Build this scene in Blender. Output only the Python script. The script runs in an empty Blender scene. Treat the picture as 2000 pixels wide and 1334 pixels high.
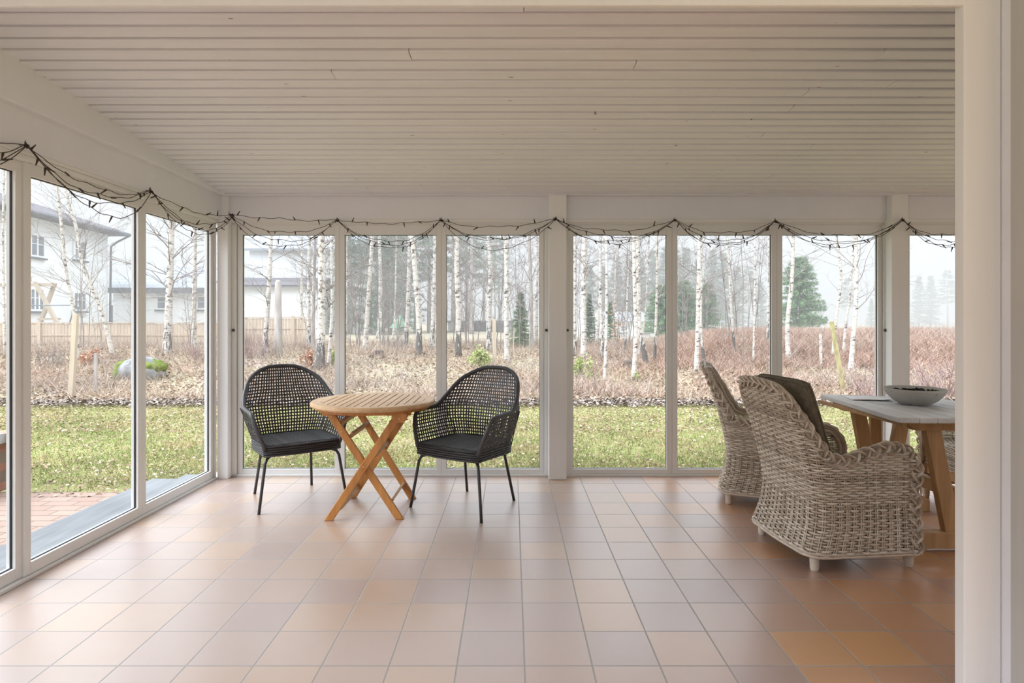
import bpy, math, random
import numpy as np
from mathutils import Vector, Matrix
random.seed(7)
RNG = np.random.default_rng(7)
SC = bpy.context.scene
COL = SC.collection
PI = math.pi
F, U0, V0, CH = 1190.0, 1000.0, 624.0, 1.25     # focal length in px, horizon, camera height


def px(u, v, Y):
    """point of the place seen at photo pixel (u, v) when it stands at distance Y"""
    return ((u - U0) / F * Y, Y, CH - (v - V0) / F * Y)


def ss(a, b, x):
    t = min(1.0, max(0.0, (x - a) / (b - a)))
    return t * t * (3 - 2 * t)


def interp(x, xs, ys):
    return float(np.interp(x, xs, ys))


# ------------------------------------------------------------------ objects
def tag(o, label=None, cat=None, group=None, kind=None):
    if label:
        o['label'] = label
    if cat:
        o['category'] = cat
    if group:
        o['group'] = group
    if kind:
        o['kind'] = kind
    return o


def thing(name, label, cat, loc=(0, 0, 0), rz=0.0, group=None):
    o = bpy.data.objects.new(name, None)
    o.empty_display_size = 0.1
    COL.objects.link(o)
    o.location = loc
    o.rotation_euler = (0, 0, rz)
    return tag(o, label, cat, group)


def copy_tree(o, parent=None):
    c = o.copy()
    COL.objects.link(c)
    if parent is not None:
        c.parent = parent
    for ch in list(o.children):
        copy_tree(ch, c)
    return c


class MB:
    """collects shapes and links them as ONE mesh object"""

    def __init__(self):
        self.v = []
        self.f = []

    def add(self, vs, fs):
        b = len(self.v)
        self.v.extend(vs)
        self.f.extend([tuple(b + i for i in f) for f in fs])

    def box(self, x0, x1, y0, y1, z0, z1):
        self.add([(x0, y0, z0), (x1, y0, z0), (x1, y1, z0), (x0, y1, z0), (x0, y0, z1), (x1, y0, z1), (x1, y1, z1), (x0, y1, z1)],
                 [(0, 3, 2, 1), (4, 5, 6, 7), (0, 1, 5, 4), (1, 2, 6, 5), (2, 3, 7, 6), (3, 0, 4, 7)])

    def hexa(self, bot, top):
        """8 corners: bottom ring and top ring (4 each, counter-clockwise)"""
        self.add(list(bot) + list(top), [(0, 3, 2, 1), (4, 5, 6, 7), (0, 1, 5, 4), (1, 2, 6, 5), (2, 3, 7, 6), (3, 0, 4, 7)])

    def prism(self, ring0, ring1):
        n = len(ring0)
        self.add(list(ring0) + list(ring1), [tuple(range(n - 1, -1, -1)), tuple(range(n, 2 * n))] +
                 [(i, (i + 1) % n, n + (i + 1) % n, n + i) for i in range(n)])

    def bar(self, p, q, w, h, up=(0, 0, 1)):
        p, q = Vector(p), Vector(q)
        d = (q - p).normalized()
        s = d.cross(Vector(up))
        if s.length < 1e-4:
            s = d.cross(Vector((1, 0, 0)))
        s.normalize()
        t = s.cross(d)
        a, b = s * w / 2, t * h / 2
        self.hexa([tuple(p - a - b), tuple(p + a - b), tuple(p + a + b), tuple(p - a + b)],
                  [tuple(q - a - b), tuple(q + a - b), tuple(q + a + b), tuple(q - a + b)])

    def tube(self, pts, r, n=6, cap=True):
        P = [Vector(p) for p in pts]
        m = len(P)
        if m < 2:
            return
        rs = r if isinstance(r, (list, tuple)) else [r] * m
        d = (P[1] - P[0]).normalized()
        a = d.orthogonal().normalized()
        vs = []
        cs = [(math.cos(2 * PI * k / n), math.sin(2 * PI * k / n)) for k in range(n)]
        for i in range(m):
            if 0 < i < m - 1:
                d = P[i + 1] - P[i - 1]
            elif i == m - 1:
                d = P[i] - P[i - 1]
            if d.length < 1e-9:
                d = Vector((0, 0, 1))
            d = d.normalized()
            a = a - d * a.dot(d)
            if a.length < 1e-6:
                a = d.orthogonal()
            a.normalize()
            b = d.cross(a)
            R = rs[i]
            for c, s in cs:
                q = P[i] + a * (c * R) + b * (s * R)
                vs.append((q.x, q.y, q.z))
        fs = []
        for i in range(m - 1):
            for k in range(n):
                k2 = (k + 1) % n
                fs.append((i * n + k, i * n + k2, (i + 1) * n + k2, (i + 1) * n + k))
        if cap:
            fs.append(tuple(range(n - 1, -1, -1)))
            fs.append(tuple((m - 1) * n + k for k in range(n)))
        self.add(vs, fs)

    def ribbon(self, pts, nrm, w, t):
        """flat strip with thickness: w across, t along the normal"""
        m = len(pts)
        P = [Vector(p) for p in pts]
        vs, fs = [], []
        for i in range(m):
            d = (P[min(i + 1, m - 1)] - P[max(i - 1, 0)]).normalized()
            n = Vector(nrm[i])
            s = d.cross(n).normalized()
            for a, b in ((-1, -1), (1, -1), (1, 1), (-1, 1)):
                q = P[i] + s * (a * w / 2) + n * (b * t / 2)
                vs.append((q.x, q.y, q.z))
        for i in range(m - 1):
            for k in range(4):
                k2 = (k + 1) % 4
                fs.append((i * 4 + k, i * 4 + k2, i * 4 + 4 + k2, i * 4 + 4 + k))
        fs.append((3, 2, 1, 0))
        fs.append(tuple((m - 1) * 4 + k for k in range(4)))
        self.add(vs, fs)

    def lathe(self, prof, n=40, c=(0, 0, 0)):
        vs, fs = [], []
        for r, z in prof:
            for k in range(n):
                a = 2 * PI * k / n
                vs.append((c[0] + r * math.cos(a), c[1] + r * math.sin(a), c[2] + z))
        for i in range(len(prof) - 1):
            for k in range(n):
                k2 = (k + 1) % n
                fs.append((i * n + k, i * n + k2, (i + 1) * n + k2, (i + 1) * n + k))
        self.add(vs, fs)

    def blob(self, c, r, n=8, sx=1, sy=1, sz=1, jit=0.0):
        vs, fs = [], []
        for i in range(n + 1):
            th = PI * i / n
            for k in range(2 * n):
                ph = PI * k / n
                j = 1 + random.uniform(-jit, jit)
                vs.append((c[0] + r * sx * j * math.sin(th) * math.cos(ph), c[1] + r * sy * j * math.sin(th) * math.sin(ph), c[2] + r * sz * j * math.cos(th)))
        m = 2 * n
        for i in range(n):
            for k in range(m):
                k2 = (k + 1) % m
                fs.append((i * m + k, (i + 1) * m + k, (i + 1) * m + k2, i * m + k2))
        self.add(vs, fs)

    def build(self, name, mat, parent=None, smooth=False, bevel=0.0, loc=None):
        me = bpy.data.meshes.new(name)
        me.from_pydata(self.v, [], self.f)
        me.update()
        if smooth:
            me.polygons.foreach_set('use_smooth', [True] * len(me.polygons))
        me.materials.append(mat)
        o = bpy.data.objects.new(name, me)
        COL.objects.link(o)
        if parent is not None:
            o.parent = parent
        if loc is not None:
            o.location = loc
        if bevel:
            md = o.modifiers.new('bevel', 'BEVEL')
            md.width = bevel
            md.segments = 2
            md.limit_method = 'ANGLE'
        return o


def tri_object(name, verts, mat, parent=None, n=3, smooth=False):
    """verts: (N, n, 3) array, one loose n-gon each: blades, leaves, needles"""
    N = len(verts)
    me = bpy.data.meshes.new(name)
    me.vertices.add(N * n)
    me.vertices.foreach_set('co', np.asarray(verts, dtype=np.float32).ravel())
    me.loops.add(N * n)
    me.loops.foreach_set('vertex_index', np.arange(N * n, dtype=np.int32))
    me.polygons.add(N)
    me.polygons.foreach_set('loop_start', np.arange(0, N * n, n, dtype=np.int32))
    me.polygons.foreach_set('loop_total', np.full(N, n, dtype=np.int32))
    me.update(calc_edges=True)
    me.materials.append(mat)
    o = bpy.data.objects.new(name, me)
    COL.objects.link(o)
    if parent is not None:
        o.parent = parent
    return o


def struct(name, mb, mat, parent=None, bevel=0.0, smooth=False):
    o = mb.build(name, mat, parent, smooth=smooth, bevel=bevel)
    if parent is None:
        o['kind'] = 'structure'
    return o


# ------------------------------------------------------------------ materials
def srgb(r, g, b):
    f = lambda c: (c / 255 / 12.92) if c <= 10 else ((c / 255 + 0.055) / 1.055) ** 2.4
    return (f(r), f(g), f(b), 1.0)


class NT:
    def __init__(self, name):
        self.m = bpy.data.materials.new(name)
        self.m.use_nodes = True
        self.t = self.m.node_tree
        self.b = self.t.nodes['Principled BSDF']

    def n(self, typ, **kw):
        nd = self.t.nodes.new(typ)
        for k, v in kw.items():
            if k.startswith('i_'):
                key = k[2:]
                nd.inputs[int(key) if key.isdigit() else key.replace('_', ' ')].default_value = v
            else:
                setattr(nd, k, v)
        return nd

    def l(self, a, b):
        self.t.links.new(a, b)

    def math(self, op, a, b=None, c=None):
        nd = self.n('ShaderNodeMath', operation=op)
        for i, x in enumerate((a, b, c)):
            if x is None:
                continue
            if isinstance(x, (int, float)):
                nd.inputs[i].default_value = x
            else:
                self.l(x, nd.inputs[i])
        return nd.outputs[0]

    def mix(self, fac, a, b, blend='MIX'):
        nd = self.n('ShaderNodeMix', data_type='RGBA', blend_type=blend)
        for s, x in ((nd.inputs[0], fac), (nd.inputs[6], a), (nd.inputs[7], b)):
            if isinstance(x, (int, float, tuple)):
                s.default_value = x
            else:
                self.l(x, s)
        return nd.outputs[2]

    def ramp(self, fac, stops):
        nd = self.n('ShaderNodeValToRGB')
        e = nd.color_ramp.elements
        while len(e) < len(stops):
            e.new(0.5)
        for i, (p, c) in enumerate(stops):
            e[i].position = p
            e[i].color = c
        self.l(fac, nd.inputs[0])
        return nd.outputs[0]

    def noise(self, vec=None, scale=5.0, detail=3.0, rough=0.5, dist=0.0):
        nd = self.n('ShaderNodeTexNoise')
        nd.inputs['Scale'].default_value = scale
        nd.inputs['Detail'].default_value = detail
        nd.inputs['Roughness'].default_value = rough
        nd.inputs['Distortion'].default_value = dist
        if vec is not None:
            self.l(vec, nd.inputs['Vector'])
        return nd.outputs['Fac']

    def obj(self, sc=(1, 1, 1)):
        tc = self.n('ShaderNodeTexCoord')
        mp = self.n('ShaderNodeMapping')
        mp.inputs['Scale'].default_value = sc
        self.l(tc.outputs['Object'], mp.inputs['Vector'])
        return mp.outputs[0]

    def bump(self, h, strength=0.3, dist=0.01):
        nd = self.n('ShaderNodeBump')
        nd.inputs['Strength'].default_value = strength
        nd.inputs['Distance'].default_value = dist
        self.l(h, nd.inputs['Height'])
        self.l(nd.outputs[0], self.b.inputs['Normal'])

    def col(self, c):
        if isinstance(c, tuple):
            self.b.inputs['Base Color'].default_value = c
        else:
            self.l(c, self.b.inputs['Base Color'])

    def surf(self, rough=0.5, spec=0.5, metal=0.0):
        self.b.inputs['Roughness'].default_value = rough
        self.b.inputs['Specular IOR Level'].default_value = spec
        self.b.inputs['Metallic'].default_value = metal


def m_noise(name, c1, c2, scale=(4, 4, 4), rough=0.6, spec=0.3, bump=0.0, detail=4, metal=0.0, lo=0.35, hi=0.65):
    t = NT(name)
    v = t.obj(scale)
    f = t.noise(v, 1.0, detail)
    t.col(t.ramp(f, [(lo, c1), (hi, c2)]))
    t.surf(rough, spec, metal)
    if bump:
        t.bump(f, bump, 0.01)
    return t.m


def m_island(name, stops, rough=0.8, spec=0.15, trans=0.0):
    t = NT(name)
    g = t.n('ShaderNodeNewGeometry')
    t.col(t.ramp(g.outputs['Random Per Island'], stops))
    t.surf(rough, spec)
    return t.m


def m_wood(name, c1, c2, axis='x', sc=1.0, rough=0.5, spec=0.35):
    t = NT(name)
    s = {'x': (1.2, 22, 22), 'y': (22, 1.2, 22), 'z': (22, 22, 1.2)}[axis]
    v = t.obj(tuple(k * sc for k in s))
    f = t.noise(v, 1.0, 5, 0.6, 0.6)
    g = t.noise(t.obj((2, 2, 2)), 1.0, 2)
    f2 = t.math('MULTIPLY_ADD', g, 0.5, t.math('MULTIPLY', f, 0.75))
    t.col(t.ramp(f2, [(0.35, c1), (0.8, c2)]))
    t.surf(rough, spec)
    t.bump(f, 0.15, 0.004)
    return t.m


def make_floor_mat():
    t = NT('terracotta_tiles')
    T = 0.2443
    tc = t.n('ShaderNodeTexCoord')
    sp = t.n('ShaderNodeSeparateXYZ')
    t.l(tc.outputs['Object'], sp.inputs[0])
    x = t.math('DIVIDE', t.math('SUBTRACT', sp.outputs[0], 0.046), T)
    y = t.math('DIVIDE', t.math('SUBTRACT', sp.outputs[1], 0.0), T)
    fx, fy = t.math('FLOOR', x), t.math('FLOOR', y)
    cb = t.n('ShaderNodeCombineXYZ')
    t.l(fx, cb.inputs[0])
    t.l(fy, cb.inputs[1])
    wn = t.n('ShaderNodeTexWhiteNoise', noise_dimensions='2D')
    t.l(cb.outputs[0], wn.inputs['Vector'])
    base = t.ramp(wn.outputs['Value'], [(0.0, srgb(154, 134, 128)), (0.3, srgb(168, 146, 134)), (0.6, srgb(170, 144, 125)), (0.85, srgb(180, 150, 122)), (1.0, srgb(160, 140, 134))])
    n1 = t.noise(t.obj((2.2, 2.2, 2.2)), 1.0, 4, 0.6)
    n2 = t.noise(t.obj((14, 14, 14)), 1.0, 5, 0.65)
    c = t.mix(t.math('MULTIPLY', n1, 0.45), base, srgb(172, 148, 136))
    c = t.mix(t.math('MULTIPLY', n2, 0.3), c, srgb(160, 134, 118))
    # tiles browner and more orange to the right: weaker sheen painted into their colour
    mr = t.n('ShaderNodeMapRange', interpolation_type='SMOOTHSTEP')
    mr.inputs['From Min'].default_value = 2.0
    mr.inputs['From Max'].default_value = 8.5
    mr.inputs['To Max'].default_value = 0.85
    t.l(t.math('ADD', fx, t.math('MULTIPLY', wn.outputs['Value'], 2.5)), mr.inputs['Value'])
    c = t.mix(mr.outputs[0], c, t.ramp(wn.outputs['Value'], [(0.0, srgb(176, 130, 104)), (0.6, srgb(194, 138, 92)), (1.0, srgb(208, 152, 84))]))
    # grout: distance to the nearest line
    def edge(v):
        fr = t.math('FRACT', v)
        return t.math('MINIMUM', fr, t.math('SUBTRACT', 1.0, fr))
    e = t.math('MINIMUM', edge(x), edge(y))
    nd = t.n('ShaderNodeMapRange', interpolation_type='SMOOTHSTEP')
    nd.inputs['From Min'].default_value = 0.0085
    nd.inputs['From Max'].default_value = 0.0155
    t.l(e, nd.inputs['Value'])
    g = nd.outputs[0]
    c = t.mix(g, srgb(152, 148, 144), c)
    t.l(t.math('MULTIPLY', g, 0.9), t.b.inputs['Coat Weight'])
    t.col(c)
    rr = t.n('ShaderNodeMapRange')
    rr.inputs['To Min'].default_value = 0.75
    rr.inputs['To Max'].default_value = 0.33
    t.l(g, rr.inputs['Value'])
    r2 = t.math('ADD', rr.outputs[0], t.math('MULTIPLY', n2, 0.12))
    t.l(r2, t.b.inputs['Roughness'])
    t.b.inputs['Specular IOR Level'].default_value = 0.8
    t.b.inputs['Coat Weight'].default_value = 0.9
    t.b.inputs['Coat Roughness'].default_value = 0.34
    t.b.inputs['Coat IOR'].default_value = 1.8
    h = t.math('ADD', g, t.math('MULTIPLY', n1, 0.35))
    t.bump(h, 0.45, 0.004)
    return t.m


def make_paint(name, c1, c2, knots=False, grain='x'):
    t = NT(name)
    s = {'x': (0.7, 16, 16), 'z': (14, 14, 0.6), 'n': (3, 3, 3)}[grain]
    f = t.noise(t.obj(s), 1.0, 6, 0.65, 0.8)
    g = t.noise(t.obj((1.3, 1.3, 1.3)), 1.0, 2)
    k = t.math('MULTIPLY_ADD', g, 0.4, t.math('MULTIPLY', f, 0.6))
    c = t.ramp(k, [(0.3, c1), (0.7, c2)])
    if knots:
        vo = t.n('ShaderNodeTexVoronoi', voronoi_dimensions='2D')
        vo.inputs['Scale'].default_value = 1.0
        t.l(t.obj((1.9, 5.6, 0.01)), vo.inputs['Vector'])
        w = t.n('ShaderNodeSeparateColor')
        t.l(vo.outputs['Color'], w.inputs[0])
        d = t.math('LESS_THAN', vo.outputs['Distance'], t.math('MULTIPLY', t.math('POWER', w.outputs[0], 2.0), 0.026))
        c = t.mix(t.math('MULTIPLY', d, 0.75), c, srgb(104, 74, 44))
    t.col(c)
    t.surf(0.5, 0.4)
    t.bump(f, 0.12, 0.003)
    return t.m


def make_birch(name, dark, tint=(200, 193, 184), solid=0.64):
    t = NT(name)
    tc = t.n('ShaderNodeTexCoord')
    sp = t.n('ShaderNodeSeparateXYZ')
    t.l(tc.outputs['Object'], sp.inputs[0])
    f = t.noise(t.obj((9, 9, 20)), 1.0, 4, 0.65)
    g = t.noise(t.obj((22, 22, 5)), 1.0, 4, 0.7)
    c = t.ramp(f, [(0.36, srgb(92, 86, 82)), (0.43, srgb(170, 163, 157)), (0.50, srgb(*tint)), (0.8, srgb(216, 210, 201))])
    # rough black plates near the root
    h = t.n('ShaderNodeMapRange')
    h.inputs['From Min'].default_value = dark * 0.30
    h.inputs['From Max'].default_value = dark * 1.4 + 0.05
    h.inputs['To Min'].default_value = solid
    h.inputs['To Max'].default_value = 0.25
    t.l(sp.outputs[2], h.inputs['Value'])
    k = t.math('LESS_THAN', g, h.outputs[0])
    if dark > 0:
        k2 = t.math('MULTIPLY', k, 0.92)
        c = t.mix(k2, c, srgb(94, 90, 88))
    t.col(c)
    t.surf(0.75, 0.2)
    t.bump(g, 0.3, 0.02)
    return t.m


def make_brick(name, c1, c2, mortar, sc, off=0.5, bw=0.5, rh=0.25, axes='xy', rough=0.8, ms=0.02):
    t = NT(name)
    tc = t.n('ShaderNodeTexCoord')
    sp = t.n('ShaderNodeSeparateXYZ')
    t.l(tc.outputs['Object'], sp.inputs[0])
    cb = t.n('ShaderNodeCombineXYZ')
    a = {'x': 0, 'y': 1, 'z': 2}
    t.l(sp.outputs[a[axes[0]]], cb.inputs[0])
    t.l(sp.outputs[a[axes[1]]], cb.inputs[1])
    br = t.n('ShaderNodeTexBrick')
    br.offset = off
    for k, v in (('Color1', c1), ('Color2', c2), ('Mortar', mortar), ('Scale', sc), ('Mortar Size', ms), ('Brick Width', bw), ('Row Height', rh)):
        br.inputs[k].default_value = v
    t.l(cb.outputs[0], br.inputs['Vector'])
    n = t.noise(t.obj((6, 6, 6)), 1.0, 5, 0.6)
    c = t.mix(t.math('MULTIPLY', n, 0.35), br.outputs['Color'], srgb(170, 142, 124))
    t.col(c)
    t.surf(rough, 0.2)
    t.bump(t.math('SUBTRACT', 1.0, br.outputs['Fac']), 0.5, 0.01)
    return t.m


def make_glass():
    t = NT('window_glass')
    nt = t.t
    nt.nodes.remove(t.b)
    out = nt.nodes['Material Output']
    tr = t.n('ShaderNodeBsdfTransparent')
    tr.inputs[0].default_value = (0.985, 0.995, 0.992, 1)
    gl = t.n('ShaderNodeBsdfGlossy')
    gl.inputs['Roughness'].default_value = 0.0
    fr = t.n('ShaderNodeFresnel')
    fr.inputs['IOR'].default_value = 1.35
    mx = t.n('ShaderNodeMixShader')
    ge = t.n('ShaderNodeNewGeometry')          # reflect on the near face of the pane only
    t.l(t.math('MULTIPLY', fr.outputs[0], t.math('SUBTRACT', 1.0, ge.outputs['Backfacing'])), mx.inputs[0])
    t.l(tr.outputs[0], mx.inputs[1])
    t.l(gl.outputs[0], mx.inputs[2])
    t.l(mx.outputs[0], out.inputs['Surface'])
    return t.m


def make_rattan():
    t = NT('rattan')
    g = t.n('ShaderNodeNewGeometry')
    f = t.noise(t.obj((30, 30, 30)), 1.0, 3)
    k = t.math('MULTIPLY_ADD', g.outputs['Random Per Island'], 0.6, t.math('MULTIPLY', f, 0.5))
    t.col(t.ramp(k, [(0.1, srgb(140, 124, 108)), (0.5, srgb(196, 183, 167)), (0.95, srgb(226, 217, 205))]))
    t.surf(0.55, 0.35)
    return t.m


def make_ground(name, stops, sc, sc2, stops2=None, rough=0.95):
    t = NT(name)
    f = t.noise(t.obj((sc, sc, sc)), 1.0, 6, 0.7)
    g = t.noise(t.obj((sc2, sc2, sc2)), 1.0, 4, 0.7)
    k = t.math('MULTIPLY_ADD', f, 0.55, t.math('MULTIPLY', g, 0.5))
    t.col(t.ramp(k, stops))
    t.surf(rough, 0.1)
    t.bump(g, 0.8, 0.05)
    return t.m


MAT = dict(
    floor=make_floor_mat(),
    ceiling=make_paint('painted_ceiling_boards', srgb(219, 220, 227), srgb(230, 231, 238), knots=True, grain='x'),
    wall=make_paint('cream_paint', srgb(221, 222, 227), srgb(229, 230, 235), grain='n'),
    post=make_paint('white_paint', srgb(226, 226, 225), srgb(234, 234, 234), grain='z'),
    greywall=make_paint('grey_painted_board', srgb(172, 170, 166), srgb(190, 188, 184), grain='z'),
    alu=m_noise('powder_coated_aluminium', srgb(222, 222, 220), srgb(228, 228, 226), (2, 2, 2), 0.38, 0.5),
    rubber=m_noise('black_gasket', srgb(34, 36, 40), srgb(44, 46, 50), (4, 4, 4), 0.6, 0.3),
    gap=m_noise('shadow_gap_board', srgb(120, 104, 84), srgb(132, 116, 96), (4, 4, 4), 0.9, 0.1),
    glass=make_glass(),
    black=None, rattan=make_rattan(),
    gap_shade=m_noise('rattan_gap_shade', srgb(70, 58, 46), srgb(92, 78, 64), (30, 30, 30), 0.9, 0.1),
    teak=m_wood('oiled_teak', srgb(148, 92, 42), srgb(206, 148, 86), 'z', 1.0, 0.42, 0.4),
    teak_top=m_wood('pale_teak_slats', srgb(176, 138, 98), srgb(216, 184, 144), 'y', 1.0, 0.45, 0.45),
    teak_leg=m_wood('brown_teak', srgb(150, 116, 80), srgb(198, 160, 116), 'z', 1.0, 0.55, 0.3),
    grey_top=m_wood('weathered_grey_teak', srgb(188, 188, 188), srgb(226, 226, 226), 'y', 1.0, 0.6, 0.3),
    grey_wood=m_wood('weathered_sill_board', srgb(96, 98, 100), srgb(128, 131, 133), 'y', 1.0, 0.7, 0.2),
    screw=m_noise('dark_bumper', srgb(70, 70, 70), srgb(90, 90, 90), (9, 9, 9), 0.5, 0.4),
    cable=m_noise('dark_green_cable', srgb(50, 42, 34), srgb(70, 58, 46), (30, 30, 30), 0.5, 0.3),
    concrete=m_noise('pitted_concrete', srgb(120, 118, 114), srgb(182, 180, 174), (55, 55, 55), 0.85, 0.2, 0.2, 3, lo=0.24, hi=0.36),
    soil=m_noise('dark_soil', srgb(36, 32, 28), srgb(70, 60, 50), (60, 60, 60), 0.9, 0.1, 0.5),
    paper=m_noise('white_paper', srgb(232, 232, 236), srgb(240, 240, 244), (6, 6, 6), 0.6, 0.3),
    cushion=m_noise('olive_grey_canvas', srgb(104, 96, 82), srgb(122, 113, 98), (40, 40, 40), 0.9, 0.15, 0.1),
    birch=make_birch('birch_bark', 0.0),
    birch_dark=make_birch('birch_bark_dark_root', 0.75),
    birch_mottled=make_birch('mottled_birch_bark', 1.1, (200, 194, 188), 0.50),
    bark=m_noise('grey_pine_bark', srgb(146, 138, 134), srgb(186, 178, 172), (12, 12, 3), 0.9, 0.1, 0.5),
    snag=m_noise('bleached_dead_wood', srgb(164, 157, 152), srgb(190, 183, 178), (14, 14, 2), 0.9, 0.1, 0.3),
    twig=m_noise('bare_twigs', srgb(126, 118, 116), srgb(160, 152, 148), (3, 3, 3), 0.9, 0.1),
    twig_purple=m_noise('purple_brown_twigs', srgb(136, 114, 114), srgb(170, 146, 142), (3, 3, 3), 0.9, 0.1),
    needles=m_island('dark_needles', [(0, srgb(98, 116, 98)), (0.6, srgb(120, 138, 116)), (1, srgb(146, 160, 136))]),
    needles_green=m_island('fresh_green_needles', [(0, srgb(96, 128, 96)), (0.6, srgb(122, 150, 114)), (1, srgb(154, 176, 138))]),
    leaf_green=m_island('yellow_green_leaves', [(0, srgb(138, 150, 92)), (0.6, srgb(166, 176, 114)), (1, srgb(192, 196, 142))]),
    leaf_rust=m_island('dry_oak_leaves', [(0, srgb(166, 124, 102)), (1, srgb(204, 164, 138))]),
    grass=m_island('lawn_blades', [(0, srgb(108, 124, 74)), (0.4, srgb(130, 142, 88)), (0.7, srgb(154, 155, 106)), (1, srgb(182, 172, 134))]),
    dry=m_island('dry_grass_blades', [(0, srgb(142, 124, 110)), (0.5, srgb(174, 155, 138)), (1, srgb(204, 188, 168))]),
    rust=m_island('rusty_bracken_fronds', [(0, srgb(148, 116, 102)), (0.5, srgb(174, 144, 128)), (1, srgb(200, 178, 162))]),
    brush=m_island('grey_brush_twigs', [(0, srgb(124, 112, 108)), (0.6, srgb(156, 144, 136)), (1, srgb(190, 176, 166))]),
    leaves=m_island('fallen_leaf_litter', [(0, srgb(92, 76, 64)), (0.35, srgb(128, 106, 86)), (0.75, srgb(160, 138, 114)), (1, srgb(194, 178, 158))]),
    darkleaf=m_island('dark_leaf_edge', [(0, srgb(92, 80, 74)), (0.6, srgb(136, 122, 112)), (1, srgb(188, 176, 164))]),
    straw=m_island('dead_lawn_blades', [(0, srgb(130, 120, 82)), (0.5, srgb(158, 148, 106)), (1, srgb(186, 174, 138))]),
    lawn=make_ground('lawn_soil', [(0.3, srgb(120, 130, 76)), (0.48, srgb(142, 146, 92)), (0.6, srgb(160, 148, 108)), (0.75, srgb(178, 166, 130))], 1.2, 9),
    bank=make_ground('woodland_floor', [(0.25, srgb(134, 118, 110)), (0.46, srgb(172, 156, 146)), (0.55, srgb(168, 164, 130)), (0.62, srgb(186, 162, 148)), (0.8, srgb(196, 184, 170))], 0.7, 8),
    patio=make_brick('herringbone_patio_bricks', srgb(154, 132, 120), srgb(140, 118, 107), srgb(104, 93, 85), 1.0, 0.5, 0.22, 0.11, 'xy', ms=0.006),
    brick=make_brick('red_garden_brick', srgb(160, 108, 92), srgb(142, 92, 80), srgb(112, 98, 90), 1.0, 0.5, 0.25, 0.075, 'xz', ms=0.008),
    brickcap=m_noise('brick_cap', srgb(172, 120, 98), srgb(190, 140, 114), (8, 8, 8), 0.8, 0.2, 0.2),
    slab=m_noise('grey_stone_slab', srgb(170, 172, 174), srgb(200, 202, 204), (8, 8, 8), 0.8, 0.2),
    house=m_noise('white_house_boards', srgb(238, 240, 242), srgb(246, 247, 248), (0.4, 0.4, 9), 0.8, 0.2),
    roof=make_brick('grey_roof_tiles', srgb(84, 90, 106), srgb(108, 114, 128), srgb(44, 48, 58), 1.0, 0.0, 0.3, 0.36, 'yz', ms=0.035),
    roof_pale=m_noise('pale_roof_sheet', srgb(140, 144, 150), srgb(164, 168, 174), (0.2, 0.2, 14), 0.7, 0.2),
    dark_trim=m_noise('dark_grey_trim', srgb(96, 98, 104), srgb(112, 114, 120), (3, 3, 3), 0.6, 0.3),
    house_glass=m_noise('house_window_panes', srgb(112, 118, 128), srgb(140, 146, 154), (2, 2, 2), 0.15, 0.5),
    fence=m_wood('pale_fence_boards', srgb(176, 156, 138), srgb(204, 186, 168), 'z', 0.6, 0.8, 0.1),
    stake=m_wood('pale_stake_wood', srgb(172, 158, 142), srgb(198, 184, 166), 'z', 0.6, 0.8, 0.1),
    lichen=m_noise('lichen_covered_stake', srgb(146, 138, 104), srgb(180, 170, 128), (14, 14, 6), 0.9, 0.1),
    metal_grey=m_noise('grey_metal_tube', srgb(110, 116, 124), srgb(130, 136, 144), (4, 4, 4), 0.4, 0.4),
    rock=m_noise('grey_boulder', srgb(104, 106, 106), srgb(150, 150, 150), (7, 7, 7), 0.9, 0.1, 0.4),
    moss=m_noise('bright_moss', srgb(84, 98, 48), srgb(124, 134, 70), (14, 14, 14), 0.95, 0.1, 0.5),
    net=m_noise('mint_green_net', srgb(150, 206, 178), srgb(172, 222, 196), (5, 5, 5), 0.7, 0.2),
    sticker=m_noise('clear_label', srgb(170, 166, 160), srgb(180, 176, 170), (5, 5, 5), 0.4, 0.4),
    ink=m_noise('black_ink', srgb(40, 36, 34), srgb(56, 50, 46), (9, 9, 9), 0.6, 0.2),
)


def make_black_weave():
    t = NT('black_resin_weave')
    g = t.n('ShaderNodeNewGeometry')
    f = t.noise(t.obj((60, 60, 60)), 1.0, 2)
    k = t.math('MULTIPLY_ADD', g.outputs['Random Per Island'], 0.5, t.math('MULTIPLY', f, 0.5))
    t.col(t.ramp(k, [(0.1, srgb(40, 39, 41)), (0.9, srgb(74, 72, 74))]))
    t.surf(0.45, 0.45)
    ck = t.n('ShaderNodeTexChecker')
    ck.inputs['Scale'].default_value = 75
    tc = t.n('ShaderNodeTexCoord')
    t.l(tc.outputs['Object'], ck.inputs['Vector'])
    t.bump(ck.outputs['Fac'], 0.5, 0.003)
    return t.m


MAT['black'] = make_black_weave()
MAT['black_metal'] = m_noise('black_steel_tube', srgb(40, 39, 40), srgb(52, 50, 50), (6, 6, 6), 0.35, 0.5)

# ================================================================== THE ROOM
XL, YB = -2.33, 4.86            # inner faces of the sliding windows, left and back
XR = 5.2


def zc(y):
    return 2.218 + 0.098 * (4.82 - y)


m = MB()
m.box(-2.42, XR + 0.1, -3.0, 5.0, -0.1, 0.0)
struct('floor', m, MAT['floor'])

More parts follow.
